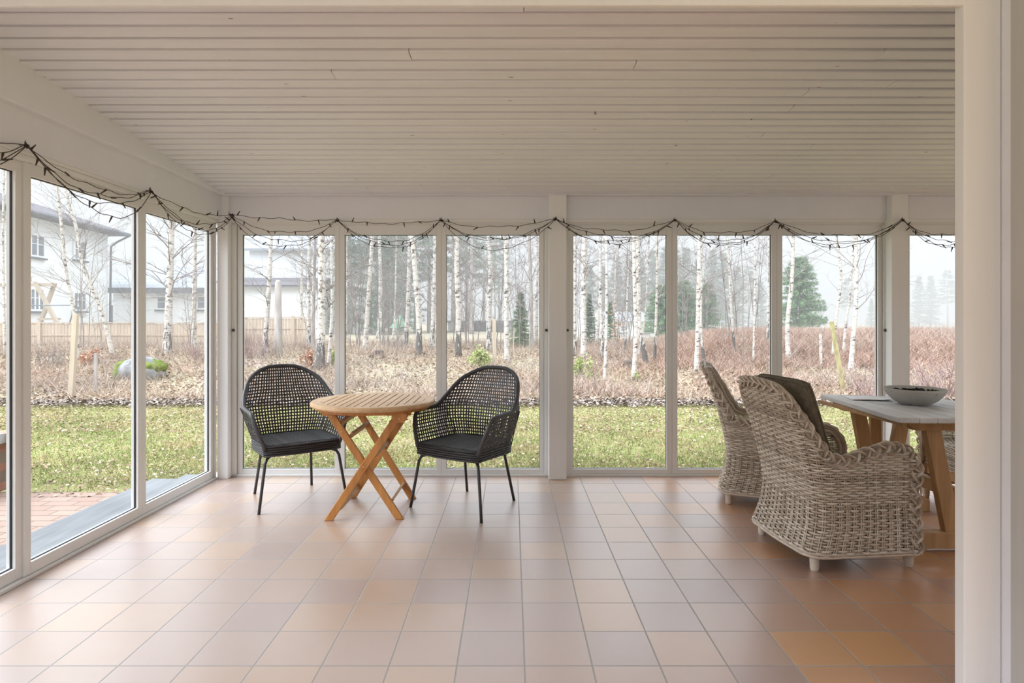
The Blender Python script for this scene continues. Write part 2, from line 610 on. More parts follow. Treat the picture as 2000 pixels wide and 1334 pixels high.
# ceiling: individual boards with shadow gaps, running across the room
m = MB()
pitch = 0.0895
Yg = 2.667
joints = {}
for (u, v) in ((1023, 25), (803, 113), (1238, 133), (655, 152), (1723, 103), (1740, 165), (1575, 180), (1545, 212), (1490, 263), (1580, 288), (1555, 308), (1410, 333), (1505, 345), (1400, 352), (1385, 366), (1465, 378)):
    Yv = F * (0.96 + 0.098 * 4.82 + 0.008) / (F * 0.098 + (V0 - v))
    joints.setdefault(math.floor((Yv - Yg) / pitch), []).append((u - U0) / F * Yv)
k = -8
while True:
    y0 = Yg + k * pitch
    y1 = y0 + pitch
    if y0 > 4.815:
        break
    gap = random.choice((0.003, 0.004, 0.005, 0.006, 0.009))
    dz = random.uniform(-0.0015, 0.0015)
    tilt = random.uniform(-0.0012, 0.0012)
    a, b = y0 + gap / 2, min(y1 - gap / 2, 4.82)
    xs = [-2.3] + sorted(joints.get(k, [])) + [XR]
    for i in range(len(xs) - 1):
        xa, xb = xs[i] + (0.0015 if i else 0), xs[i + 1] - (0.0015 if i < len(xs) - 2 else 0)
        prof = [(a, 0.016), (a, -0.0015), (a + 0.004, -0.0045), (a + 0.045, -0.0015 + tilt), (b - 0.008, 0.001 + tilt), (b, 0.005), (b, 0.016)]
        sl = random.uniform(-0.002, 0.002)
        m.prism([(xa, y, zc(y) + dz + h) for y, h in prof], [(xb, y, zc(y) + dz + h + sl) for y, h in prof])
    k += 1
ceil = struct('ceiling', m, MAT['ceiling'])
m = MB()
m.box(-4.5, 3.4, -2.6, 1.94, 2.75, 2.85)  # unseen roof added over the camera side to cut light on the front
struct('ceiling_light_block', m, MAT['ceiling'])
m = MB()
m.hexa([(-2.6, 1.97, zc(1.97) + .02), (XR + .2, 1.97, zc(1.97) + .02), (XR + .2, 5.3, zc(5.3) + .02), (-2.6, 5.3, zc(5.3) + .02)],
       [(-2.6, 1.97, zc(1.97) + .2), (XR + .2, 1.97, zc(1.97) + .2), (XR + .2, 5.3, zc(5.3) + .2), (-2.6, 5.3, zc(5.3) + .2)])
m.build('roof_deck', MAT['gap'], ceil)

# left wall: header board and the beam above it
m = MB()
m.box(-2.44, -2.275, 0.9, 4.99, 2.045, 2.5)
wl = struct('wall_left', m, MAT['wall'])
m = MB()
m.prism([(-2.42, 0.95, 2.222), (-2.23, 0.95, 2.222), (-2.23, 0.95, zc(.95) + .02), (-2.42, 0.95, zc(.95) + .02)],
        [(-2.42, 4.82, 2.222), (-2.23, 4.82, 2.222), (-2.23, 4.82, zc(4.82) + .02), (-2.42, 4.82, zc(4.82) + .02)])
m.build('beam', MAT['wall'], wl, bevel=0.004)
m = MB()
m.box(-2.40, -2.285, 0.95, 4.9, 2.03, 2.05)
m.box(-2.40, -2.30, 0.95, 4.9, 2.004, 2.03)
m.build('head_rail', MAT['alu'], wl, bevel=0.003)

# back wall: header board
m = MB()
m.box(-2.44, XR, 4.815, 4.97, 2.045, 2.42)
wb = struct('wall_back', m, MAT['wall'])
m = MB()
m.box(-2.24, XR, 4.825, 4.95, 2.018, 2.05)
m.box(-2.24, XR, 4.845, 4.95, 2.004, 2.02)
m.build('head_rail', MAT['alu'], wb, bevel=0.003)

# right end wall (behind the column) and the house-side column
m = MB()
m.box(XR, XR + .12, 1.9, 5.0, 0, 2.6)
struct('wall_end', m, MAT['wall'])


def post(n, x0, x1, y0, y1, z1, z0=0.0, mat='post'):
    mm = MB()
    mm.box(x0, x1, y0, y1, z0, z1)
    return struct('trim_%d' % n, mm, MAT[mat], bevel=0.004)


p_corner = post(1, -2.312, -2.226, 4.775, 4.9, 2.222)
p_mid = post(2, 0.288, 0.425, 4.75, 4.93, zc(4.76) + .008)
p_right = post(3, 2.962, 3.092, 4.75, 4.93, zc(4.76) + .008)
# bumpers screwed to the jambs
for (x, y) in ((-2.205, 4.845), (0.268, 4.84), (0.442, 4.84), (2.945, 4.84)):
    pass

# column, its edge strip, the shaded return and the grey wall of the house
post(4, 1.447, 1.566, 1.95, 1.993, 3.2)
m = MB()
m.box(1.567, 1.60, 1.9095, 1.96, 0, 3.2)
struct('trim_5', m, MAT['wall'])
m = MB()
m.box(1.5605, 3.4, 1.85, 1.9065, 0, 3.2)
struct('wall_right', m, MAT['greywall'])
# header over the opening the picture is taken through
m = MB()
m.box(-4.5, 1.565, 1.951, 1.969, 2.2565, 3.2)
struct('trim_6', m, MAT['post'], bevel=0.004)

# printed clear label on the grey wall
st = thing('printed_label', 'narrow clear label with dark upright printing stuck on the grey wall', 'label', (1.584, 1.9055, 1.66))
m = MB()
m.box(0, 0.034, -0.0007, 0, 0, 0.148)
m.build('label_film', MAT['sticker'], st)
for i, (zz, wdt) in enumerate(((0.122, 5), (0.105, 4), (0.086, 5), (0.070, 5), (0.053, 3), (0.038, 5), (0.021, 4))):
    m = MB()
    for j in range(wdt):
        m.box(0.0035 + random.uniform(0, 0.001), 0.0075 + random.uniform(-.001, .0015), -0.0012, -0.0007, zz + j * 0.0022, zz + j * 0.0022 + 0.0012)
    m.box(0.0055, 0.0068, -0.0012, -0.0007, zz, zz + wdt * 0.002)
    m.build('printed_character', MAT['ink'], st)
m = MB()
m.blob((0.010, -0.001, 0.009), 0.004, 5, 1, 0.15, 1)
m.build('printed_dot', MAT['ink'], st)


# ------------------------------------------------------------------ sliding windows
def window(n, axis, a0, a1, g0, g1, plane, z0=0.018, z1=2.004, gz0=0.057, gz1=1.926, mat='alu'):
    """frame from a0 to a1 with glass g0..g1 along the wall; plane = inner face"""
    t = 0.045
    w = bpy.data.objects.new('window_%d' % n, None)
    COL.objects.link(w)
    w['kind'] = 'structure'
    w['label'] = 'sliding glass window panel in a slim pale frame'

    def bx(mm, p, q, za, zb, d0, d1):
        if axis == 'x':
            mm.box(p, q, plane + d0, plane + d1, za, zb)
        else:
            mm.box(plane - d1, plane - d0, p, q, za, zb)
    f = MB()
    bx(f, a0, g0, z0, z1, 0, t)
    bx(f, g1, a1, z0, z1, 0, t)
    bx(f, g0, g1, z0, gz0, 0, t)
    bx(f, g0, g1, gz1, z1, 0, t)
    fo = f.build('window_frame', MAT[mat], w, bevel=0.002)
    r = MB()
    e = 0.003
    bx(r, g0 - .001, g0 + e, gz0, gz1, 0.016, 0.026)
    bx(r, g1 - e, g1 + .001, gz0, gz1, 0.016, 0.026)
    bx(r, g0, g1, gz0 - .001, gz0 + e, 0.016, 0.026)
    bx(r, g0, g1, gz1 - e, gz1 + .001, 0.016, 0.026)
    r.build('gasket', MAT['rubber'], w)
    gl = MB()
    bx(gl, g0 + e, g1 - e, gz0 + e, gz1 - e, 0.018, 0.024)
    gl.build('pane', MAT['glass'], w)
    return w


bx_ = lambda u: (u - U0) / F * 4.88
n = 1
for (f0, g0, g1, f1) in ((-2.19, 475, 655, -1.376), (-1.375, 674, 853, -.5645), (-.5635, 872, 1054, .2555), (.4555, 1119, 1301, 1.2765), (1.2775, 1322, 1505, 2.1125), (2.1135, 1526, 1712, 2.9525)):
    window(n, 'x', f0, f1, bx_(g0), bx_(g1), YB)
    n += 1
window(n, 'x', 3.10, 3.95, 3.173, 3.91, YB)
window(n + 1, 'x', 3.951, 4.80, 3.99, 4.76, YB)
n += 2
window(n, 'y', 3.842, 4.752, 3.880, 4.713, XL, gz0=0.075, gz1=1.935)
window(n + 1, 'y', 2.914, 3.841, 2.952, 3.799, XL, gz0=0.075, gz1=1.945)
window(n + 2, 'y', 1.99, 2.913, 2.03, 2.874, XL - 0.012, gz0=0.075, gz1=1.95)
window(n + 3, 'y', 1.06, 1.989, 1.10, 1.95, XL, gz0=0.075, gz1=1.95)

# tracks, jambs
m = MB()
m.box(-2.226, 0.288, 4.845, 4.93, 0, 0.018)
m.box(0.425, 2.962, 4.845, 4.93, 0, 0.018)
m.box(3.092, XR, 4.845, 4.93, 0, 0.018)
m.box(-2.226, -2.192, 4.835, 4.93, 0.018, 2.004)
m.box(0.257, 0.289, 4.835, 4.93, 0.018, 2.004)
m.box(0.424, 0.454, 4.835, 4.93, 0.018, 2.004)
m.box(2.954, 2.963, 4.835, 4.93, 0.018, 2.004)
m.box(4.81, 4.9, 4.835, 4.93, 0.018, 2.004)
m.box(-2.42, -2.315, 1.0, 4.86, 0, 0.016)
m.box(-2.40, -2.315, 4.754, 4.772, 0.016, 2.004)
tr = struct('trim_7', m, MAT['alu'], bevel=0.002)
for (x, y) in ((-2.208, 4.834), (0.272, 4.834), (0.440, 4.834), (2.957, 4.834)):
    mm = MB()
    mm.tube([(x, y, 1.165), (x, y - 0.014, 1.165)], 0.011, 12)
    mm.build('door_bumper', MAT['screw'], tr)
# grey boards outside the left windows
m = MB()
for x0, x1, zt_ in ((-2.68, -2.425, -.02), (-2.95, -2.69, -.055)):
    m.box(x0, x1, 0.9, 5.0, -0.11, zt_)
struct('trim_8', m, MAT['grey_wood'], bevel=0.004)


# ------------------------------------------------------------------ string lights
gar = thing('string_lights', 'tangled dark string of mini lights draped in swags along the window heads', 'string lights', (0, 0, 0))
peaks = [(-2.262, 1.86, 2.05), (-2.262, 2.81, 2.055), (-2.262, 3.78, 2.05), (-2.19, 4.735, 2.067),
         (px(660, 430, 4.795)), (px(862, 430, 4.795)), (px(1085, 428, 4.735)), (px(1317, 430, 4.795)), (px(1512, 432, 4.795)), (px(1760, 430, 4.735)), (3.75, 4.79, 2.03)]
sags = [(0.05, .12, .2, .24), (.09, .13, .17, .23), (.06, .14, .18, .21), (.02, .12, .19, .235), (.03, .17, .20, .225), (.06, .15, .165, .24),
        (.09, .14, .19, .175), (.10, .16, .20, .19), (.12, .17, .21, .19), (.12, .17, .22, .20)]
cab = MB()
bulbs = []
for i in range(len(peaks) - 1):
    A, B = Vector(peaks[i]), Vector(peaks[i + 1])
    inward = Vector((1, 0, 0)) if i < 3 else Vector((0, -1, 0))
    for j, s in enumerate(sags[i]):
        pts = []
        N = 28
        ph = [random.uniform(0, 6) for _ in range(4)]
        sk = random.uniform(-.12, .12)
        for q in range(N + 1):
            t = q / N
            tt = t + sk * math.sin(PI * t) * 0.5
            # bundled near the hooks, fanned out between them
            sagf = (1 - abs(2 * tt - 1) ** 2.2) * s
            fan = math.sin(PI * t)
            P = A.lerp(B, t)
            P.z -= sagf
            P.z += (0.004 * math.sin(13 * t + ph[0]) + 0.0035 * math.sin(37 * t + ph[1])) * (0.35 + fan)
            P += inward * (0.012 + 0.006 * j + 0.012 * fan * math.sin(9 * t + ph[2]) + 0.012 * fan)
            pts.append(P)
        cab.tube(pts, 0.0021, 5)
        cnt = (4, 5, 5, 4)[j]
        for b in range(cnt):
            t = (b + random.uniform(.15, .85)) / cnt
            bulbs.append((pts[int(t * N)], inward))
    # knot at the hook
    for kk in range(3):
        c0 = B + inward * 0.02
        pts = [c0 + Vector((random.uniform(-.017, .017), random.uniform(-.006, .006), random.uniform(-.018, .012))) if i >= 3 else c0 + Vector((random.uniform(-.006, .006), random.uniform(-.017, .017), random.uniform(-.018, .012))) for _ in range(5)]
        cab.tube(pts, 0.0026, 5)
cab.build('cable', MAT['cable'], gar, smooth=True)
random.shuffle(bulbs)
rest = MB()
for bi, (P, inw) in enumerate(bulbs):
    d = Vector((random.gauss(0, .6), random.gauss(0, .6), random.gauss(-.35, .7))) + inw * 0.25
    d.z = d.z if abs(d.z) > .35 else math.copysign(.6, d.z)
    d.normalize()
    mm = MB() if bi < 98 else rest
    mm.tube([P, P + d * 0.016, P + d * 0.018, P + d * 0.038], [0.005, 0.005, 0.004, 0.0028], 6)
    if bi < 98:
        mm.build('bulb', MAT['cable'], gar)
tag(rest.build('further_bulbs', MAT['cable'], gar), kind='stuff')
for i, Pk in enumerate(peaks[1:-1]):
    mm = MB()
    inw = Vector((1, 0, 0)) if i < 2 else Vector((0, -1, 0))
    P = Vector(Pk)
    mm.tube([P - inw * 0.012, P + inw * 0.012, P + inw * 0.018 + Vector((0, 0, .008)), P + inw * 0.018 + Vector((0, 0, .022))], 0.002, 5)
    mm.build('hook', MAT['screw'], gar)

# ================================================================== FURNITURE
class UShell:
    """chair shell: a U in plan at every height z; s runs from the right front edge round the back to the left front edge"""

    def __init__(self, w, b, f, r, rim, bow=0.03):
        self.w, self.b, self.f, self.r, self.rimf, self.bow = w, b, f, r, rim, bow

    def P(self, s, z):
        w, b, f, r = self.w(z), self.b(z), self.f(z), self.r(z)
        mir = s > 1.9
        q = 3.8 - s if mir else s
        if q <= 1.0:
            x, y = f + (b + r - f) * q, -w
        elif q <= 1.4:
            a = (q - 1.0) / 0.4 * PI / 2
            x, y = b + r - r * math.sin(a), -w + r - r * math.cos(a)
        else:
            k = (q - 1.4) / 0.5
            x, y = b, (-w + r) * (1 - k)
        if q > 1.0:
            x -= self.bow * ss(1.0, 1.9, q)
        return Vector((x, -y if mir else y, z))

    def N(self, s, z):
        e = 1e-3
        ds = self.P(min(3.8, s + e), z) - self.P(max(0, s - e), z)
        dz = self.P(s, z + e) - self.P(s, z - e)
        n = dz.cross(ds)
        return n.normalized()        # outward

    def rim(self, s):
        return self.rimf(3.8 - s if s > 1.9 else s)


def lin(xs, ys):
    return lambda z: float(np.interp(z, xs, ys))


def smooth_lin(xs, ys):
    def f(z):
        for i in range(len(xs) - 1):
            if z <= xs[i + 1]:
                return ys[i] + (ys[i + 1] - ys[i]) * ss(xs[i], xs[i + 1], z)
        return ys[-1]
    return f


def arc_table(sh, z, n=400):
    """arc length along the U at height z as a function of s"""
    S = np.linspace(0, 3.8, n)
    P = np.array([sh.P(s, z)[:] for s in S])
    L = np.concatenate(([0], np.cumsum(np.linalg.norm(np.diff(P, axis=0), axis=1))))
    return S, L


# ---- rattan armchair --------------------------------------------------------
AZ0 = 0.085
ASH = UShell(
    w=lin([.08, .16, .30, .45, .62, .92], [.312, .302, .288, .290, .300, .272]),
    b=lin([.08, .14, .22, .32, .45, .60, .75, .92], [-.305, -.285, -.258, -.250, -.268, -.305, -.352, -.415]),
    f=lin([.08, .3, .5, .58, .66], [.252, .252, .264, .256, .205]),
    r=lin([.08, .92], [.075, .085]),
    rim=smooth_lin([0, .03, .12, .28, .55, .84, 1.0, 1.1, 1.2, 1.3, 1.4, 1.55, 1.9], [.50, .55, .603, .618, .588, .552, .566, .645, .765, .862, .898, .908, .918]), bow=0.022)


def build_armchair(name, label, group):
    root = thing(name, label, 'armchair', (0, 0, 0), 0, group)
    sh = ASH
    S, L = arc_table(sh, 0.4)
    total = L[-1]
    nst = 40
    stakeS = [float(np.interp(total * (i + .5) / nst, L, S)) for i in range(nst)]
    step = total / nst
    shell = MB()
    dz = 0.0127
    rows = int((0.90 - AZ0) / dz)
    M_ = nst * 4
    sam = [float(np.interp(total * i / M_, L, S)) for i in range(M_ + 1)]
    for ri in range(rows):
        z0 = AZ0 + ri * dz
        run = []
        amp = 0.006

        def flush():
            if len(run) > 3:
                shell.tube(run, 0.0064 if z0 < .42 else 0.0059, 5)
        for i, s in enumerate(sam):
            if z0 > sh.rim(s) - 0.012:
                flush()
                run = []
                continue
            k = (total * i / M_) / step
            off = amp * math.cos(PI * (k - .5)) * (1 if ri % 2 else -1)
            z = z0 + 0.0012 * math.sin(k * 1.7 + ri)
            run.append(sh.P(s, z) + sh.N(s, z) * off)
        flush()
    for s in stakeS:
        zt = sh.rim(s) - .01
        for dsx in (-.005, .005):
            pts = []
            nz = 14
            for i in range(nz + 1):
                z = AZ0 + (zt - AZ0) * i / nz
                n = sh.N(s, z)
                tng = Vector((0, 0, 1)).cross(n).normalized()
                out = 0.0075 * (1 - ss(.30, .36, z)) - 0.001
                pts.append(sh.P(s, z) + n * out + tng * dsx)
            shell.tube(pts, 0.0036, 4)
    shell.build('woven_shell', MAT['rattan'], root, smooth=True)
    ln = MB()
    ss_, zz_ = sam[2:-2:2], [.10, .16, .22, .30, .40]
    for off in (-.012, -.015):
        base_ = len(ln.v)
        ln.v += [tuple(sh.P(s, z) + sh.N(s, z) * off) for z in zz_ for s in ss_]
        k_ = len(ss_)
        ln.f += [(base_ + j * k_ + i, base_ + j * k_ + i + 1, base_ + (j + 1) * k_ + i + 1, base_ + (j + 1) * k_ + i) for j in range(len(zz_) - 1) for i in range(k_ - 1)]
    ln.build('gap_shade_sheet', MAT['gap_shade'], root)  # added dark sheet that paints shade into the gaps of the lower weave
    # rim path: up the right front edge, along the arm, round the back, down the left
    path = []
    for i in range(16):
        z = AZ0 + (0.50 - AZ0) * i / 16
        path.append((sh.P(0, z), sh.N(0.02, z)))
    for i in range(161):
        s = 3.8 * i / 160
        z = sh.rim(s)
        path.append((sh.P(s, z), sh.N(s, min(z, .9))))
    for i in range(15, -1, -1):
        z = AZ0 + (0.50 - AZ0) * i / 16
        path.append((sh.P(3.8, z), sh.N(3.78, z)))
    # resample evenly
    Ls = [0]
    for i in range(1, len(path)):
        Ls.append(Ls[-1] + (path[i][0] - path[i - 1][0]).length)
    tot = Ls[-1]
    NS = 420
    C, NN = [], []
    arr = np.array([p[0][:] for p in path])
    arn = np.array([p[1][:] for p in path])
    ll = np.linspace(0, tot, NS)
    C = np.stack([np.interp(ll, Ls, arr[:, k]) for k in range(3)], 1)
    NN = np.stack([np.interp(ll, Ls, arn[:, k]) for k in range(3)], 1)
    for _ in range(6):
        C[1:-1] = (C[:-2] + 2 * C[1:-1] + C[2:]) / 4
        NN[1:-1] = (NN[:-2] + 2 * NN[1:-1] + NN[2:]) / 4
    braid = MB()
    W, D = 0.028, 0.0105
    for kx in range(3):
        for sub in (-1, 0, 1):
            pts = []
            for i in range(NS):
                c = Vector(C[i])
                n = Vector(NN[i]).normalized()
                t = Vector(C[min(i + 1, NS - 1)] - C[max(i - 1, 0)]).normalized()
                side = t.cross(n).normalized()
                ph = 2 * PI * (ll[i] / 0.165 + kx / 3)
                a = W * math.sin(ph)
                d = D * math.sin(2 * ph) + 0.004
                dd = Vector(side) * (sub * 0.0105 * math.cos(ph) * 0.6) + t * (sub * 0.0105 * 0.8)
                pts.append(c + side * a + n * d + dd)
            braid.tube(pts, 0.0050, 5)
    # core rolls that fill the braid
    for a, d in ((-.016, -.010), (.016, -.010), (0, -.008)):
        pts = []
        for i in range(0, NS, 3):
            c = Vector(C[i])
            n = Vector(NN[i]).normalized()
            t = Vector(C[min(i + 1, NS - 1)] - C[max(i - 1, 0)]).normalized()
            pts.append(c + t.cross(n).normalized() * a + n * d)
        braid.tube(pts, 0.0105, 5)
    braid.build('braided_rim', MAT['rattan'], root, smooth=True)
    # foot roll round the bottom edge
    fr = MB()
    for o, zz in ((.004, .082), (.006, .094), (-.004, .088)):
        fr.tube([sh.P(s, zz) + sh.N(s, zz) * (o + .0015 * math.sin(i * 1.3)) for i, s in enumerate(sam[::2])], 0.0072, 5)
    fr.build('bottom_edge', MAT['rattan'], root, smooth=True)
    # seat: woven deck, front apron, wooden front rail
    st = MB()
    for ri in range(34):
        x = -.22 + ri * .0138
        run = []
        for i in range(41):
            y = -.275 + .55 * i / 40
            run.append((x, y, .405 + .004 * math.cos(PI * i / 2) * (1 if ri % 2 else -1)))
        st.tube(run, .0068, 5)
    for i in range(12):
        y = -.25 + .5 * i / 11
        st.tube([(-.24, y, .405), (.236, y, .405)], .004, 4)
    st.build('seat', MAT['rattan'], root, smooth=True)
    ap = MB()
    for ri in range(14):
        z = .245 + ri * .0118
        run = []
        for i in range(45):
            y = -.278 + .556 * i / 44
            run.append((  .240 + .012 * (1 - (y / .28) ** 2) + .004 * math.cos(PI * i / 2) * (1 if ri % 2 else -1), y, z))
        ap.tube(run, .0057, 5)
    ap.build('front_apron', MAT['rattan'], root, smooth=True)
    rl = MB()
    ring = lambda y, z: (.236 + .016 * (1 - (y / .28) ** 2), y, z)
    ny = 12
    for i in range(ny):
        ya, yb = -.28 + .56 * i / ny, -.28 + .56 * (i + 1) / ny
        a, b = ring(ya, 0), ring(yb, 0)
        za, zb = .165 + .012 * (1 - (ya / .28) ** 2), .165 + .012 * (1 - (yb / .28) ** 2)
        rl.hexa([(a[0] - .022, ya, za), (a[0], ya, za), (b[0], yb, zb), (b[0] - .022, yb, zb)],
                [(a[0] - .022, ya, .243), (a[0], ya, .243), (b[0], yb, .243), (b[0] - .022, yb, .243)])
    rl.build('front_rail', MAT['teak_leg'], root)
    for sx in (-1, 1):
        for sy in (-1, 1):
            lg = MB()
            prof = [(.0, 0.0), (.0185, 0.0), (.0195, .006)]
            for q in range(11):
                z = .008 + q * .0092
                prof += [(.0195 + .0004 * q, z), (.0222 + .0004 * q, z + .0046)]
            prof += [(.022, .16), (0, .16)]
            lg.lathe(prof, 14, (sx * .253 - .003, sy * .254, 0))
            lg.build('leg', MAT['rattan'], root, smooth=True)
    return root


arm = build_armchair('rattan_armchair', 'pale rattan armchair nearest the camera, olive cushion against its back', 'rattan armchairs round the dining table')
arm.location = (1.735, 3.315, 0)
arm.rotation_euler = (0, 0, math.radians(6))
arm2 = copy_tree(arm)
arm2['label'] = 'pale rattan armchair at the window, seen edge-on behind the cushioned one'
arm2.location = (1.803, 4.277, 0)
arm2.rotation_euler = (0, 0, math.radians(-22))
arm3 = copy_tree(arm)
arm3['label'] = 'pale rattan armchair facing left beyond the dining table, mostly hidden by the column'
arm3.location = (3.165, 4.035, 0)
arm3.rotation_euler = (0, 0, math.radians(180))


def cushion(name, label, lx, ly, lz, parent_loc, rz, pitch_, mat, welt=True):
    root = thing(name, label, 'cushion', parent_loc, rz)
    mm = MB()
    nx, ny = 22, 22
    # superellipse slab, corners pulled, soft puckers along the seams
    vs = []
    fs = []
    rot = Matrix.Rotation(pitch_, 3, 'Y')
    for side in (1, -1):
        for i in range(nx + 1):
            for j in range(ny + 1):
                u, v = -1 + 2 * i / nx, -1 + 2 * j / ny
                e = (1 - abs(u) ** 4) ** .5 * (1 - abs(v) ** 4) ** .5
                e = max(e, 0.0)
                t = lz / 2 * (0.34 + 0.66 * e)
                ru, rv = u * (1 - .055 * v ** 6), v * (1 - .055 * u ** 6)
                wr = 0.0035 * math.sin(13 * u + 3 * v) * abs(v) ** 3 + .003 * math.sin(11 * v - 2 * u) * abs(u) ** 3
                q = rot @ Vector((ru * lx / 2, rv * ly / 2, side * (t + wr)))
                vs.append(tuple(q))
    o = (nx + 1) * (ny + 1)
    for i in range(nx):
        for j in range(ny):
            a, b, c, d = i * (ny + 1) + j, (i + 1) * (ny + 1) + j, (i + 1) * (ny + 1) + j + 1, i * (ny + 1) + j + 1
            fs.append((a, b, c, d))
            fs.append((o + d, o + c, o + b, o + a))
    edge = [(i, 0) for i in range(nx)] + [(nx, j) for j in range(ny)] + [(i, ny) for i in range(nx, 0, -1)] + [(0, j) for j in range(ny, 0, -1)]
    idx = [i * (ny + 1) + j for i, j in edge]
    for k in range(len(idx)):
        a, b = idx[k], idx[(k + 1) % len(idx)]
        fs.append((b, a, o + a, o + b))
    mm.add(vs, fs)
    mm.build('cover', MAT[mat], root, smooth=True)
    if welt:
        pp = MB()
        for sd in (.34, -.34):
            ring = []
            for k in range(len(idx) + 1):
                i, j = edge[k % len(idx)]
                u, v = -1 + 2 * i / nx, -1 + 2 * j / ny
                ring.append(tuple(rot @ Vector((u * (1 - .055 * v ** 6) * lx / 2 * 1.004, v * (1 - .055 * u ** 6) * ly / 2 * 1.004, sd * lz / 2))))
            pp.tube(ring, .004, 6, cap=False)
        pp.build('piping', MAT[mat], root, smooth=True)
    return root


# back cushion: leans on the back of the near armchair; seat cushion under it
R6 = math.radians(6)


def local(o, p):
    c, s = math.cos(o.rotation_euler[2]), math.sin(o.rotation_euler[2])
    return (o.location[0] + c * p[0] - s * p[1], o.location[1] + s * p[0] + c * p[1], p[2])


cushion('seat_cushion', 'flat olive seat cushion lying on the nearest armchair', .45, .50, .055, local(arm, (.02, 0, .446)), R6, 0, 'cushion')
cushion('back_cushion', 'upright olive back cushion leaning in the nearest armchair', .48, .525, .09, local(arm, (-.220, .012, .704)), R6, math.radians(90 - 17), 'cushion')


# ---- black woven chairs -----------------------------------------------------
BSH = UShell(
    w=lin([.38, .42, .55, .64, .72, .80, .90], [.240, .252, .300, .318, .300, .284, .252]),
    b=lin([.38, .50, .64, .78, .90], [-.205, -.215, -.245, -.280, -.315]),
    f=lin([.38, .42, .55, .66], [.225, .225, .205, .185]),
    r=lin([.38, .60, .75, .90], [.10, .14, .15, .13]),
    rim=smooth_lin([0, .05, .12, .5, .85, 1.0, 1.2, 1.38, 1.55, 1.9], [.56, .61, .632, .638, .645, .685, .835, .889, .902, .905]), bow=0.02)


def build_black_chair(name, label, group):
    root = thing(name, label, 'chair', (0, 0, 0), 0, group)
    sh = BSH
    S, L = arc_table(sh, .6)
    total = L[-1]
    mesh = MB()
    nv = 66
    # verticals
    for i in range(nv):
        s = float(np.interp(total * (i + .5) / nv, L, S))
        zt = sh.rim(s)
        k = 12
        pts, nr = [], []
        for q in range(k + 1):
            z = .405 + (zt - .405) * q / k
            n = sh.N(s, z)
            pts.append(sh.P(s, z) + n * (.0012 if i % 2 else -.0012))
            nr.append(n)
        mesh.ribbon(pts, nr, .0098, .0026)
    # horizontals
    M_ = 150
    sam = [float(np.interp(total * i / M_, L, S)) for i in range(M_ + 1)]
    rows = 22
    for r_ in range(rows):
        z0 = .428 + r_ * .0222
        run, nr = [], []

        def flush():
            if len(run) > 2:
                mesh.ribbon(run, nr, .0098, .0026)
        for i, s in enumerate(sam):
            if z0 > sh.rim(s) - .004:
                flush()
                run, nr = [], []
                continue
            n = sh.N(s, z0)
            run.append(sh.P(s, z0) + n * .0004)
            nr.append(n)
        flush()
    mesh.build('woven_shell', MAT['black'], root)
    rim = MB()
    path = [sh.P(0, .40 + (.56 - .40) * i / 8) for i in range(8)] + [sh.P(3.8 * i / 120, sh.rim(3.8 * i / 120)) for i in range(121)] + [sh.P(3.8, .56 - (.56 - .40) * i / 8) for i in range(1, 9)]
    A = np.array([p[:] for p in path])
    for _ in range(5):
        A[1:-1] = (A[:-2] + 2 * A[1:-1] + A[2:]) / 4
    rim.tube([tuple(a) for a in A], [.0142 + .0008 * (i % 2) for i in range(len(A))], 10)
    rim.build('rim', MAT['black'], root, smooth=True)
    # seat: rounded trapezoid, woven apron below
    def outline(z, grow=0.0):
        o = []
        for i in range(61):
            s = 3.8 * i / 60
            p = sh.P(s, .40)
            p = p + sh.N(s, .40) * grow
            o.append((p.x, p.y, z))
        for i in range(1, 8):       # front edge, slightly bowed
            t = i / 8
            a, b = o[60], o[0]
            o.append((a[0] + .018 * math.sin(PI * t) + grow, a[1] + (b[1] - a[1]) * t, z))
        return o
    st = MB()
    st.prism(outline(.352, .004)[::1], outline(.425, .004))
    so = st.build('seat', MAT['black'], root, bevel=.006)
    ap = MB()
    for ri in range(5):
        z = .362 + ri * .0142
        o = outline(z, .0065)
        run = [Vector(p) for p in o] + [Vector(o[0])]
        ap.tube([p + Vector((0, 0, .0012 * math.sin(i * 2.2 + ri * PI))) for i, p in enumerate(run)], .0068, 5)
    ap.build('apron_weave', MAT['black'], so, smooth=True)
    tp = MB()
    for i in range(22):
        y = -.22 + .44 * i / 21
        tp.bar((-.19 + .12 * max(0, abs(y) - .12), y, .4265), (.222, y, .4265), .017, .005)
    tp.build('seat_strips', MAT['black'], so)
    for sy in (-1, 1):
        fl = MB()
        fl.tube([(.13, sy * .15, .352), (.185, sy * .205, .350), (.207, sy * .232, .338), (.217, sy * .245, .310), (.236, sy * .273, .12), (.249, sy * .291, .0)], .0098, 10)
        fl.build('leg', MAT['black_metal'], root, smooth=True)
        bl = MB()
        bl.tube([(-.15, sy * .15, .356), (-.178, sy * .172, .345), (-.256, sy * .203, 0)], .0098, 10)
        bl.build('leg', MAT['black_metal'], root, smooth=True)
        sb = MB()
        s_ = 1.06 if sy < 0 else 2.74
        sb.tube([sh.P(s_, .64) + sh.N(s_, .64) * .010, Vector((-.17, sy * .262, .50)), Vector((-.165, sy * .232, .372))], .0035, 6)
        sb.build('support_rod', MAT['black_metal'], root)
    return root


ch1 = build_black_chair('woven_chair', 'open-weave black armchair left of the round table, by the corner', 'black woven chairs at the bistro table')
ch1.location = (-1.530, 4.275, 0)
ch1.rotation_euler = (0, 0, math.radians(-54.5))
ch2 = copy_tree(ch1)
ch2['label'] = 'open-weave black armchair right of the round table, turned towards it'
ch2.location = (-.296, 4.11, 0)
ch2.rotation_euler = (0, 0, math.atan2(-.838, -.545))


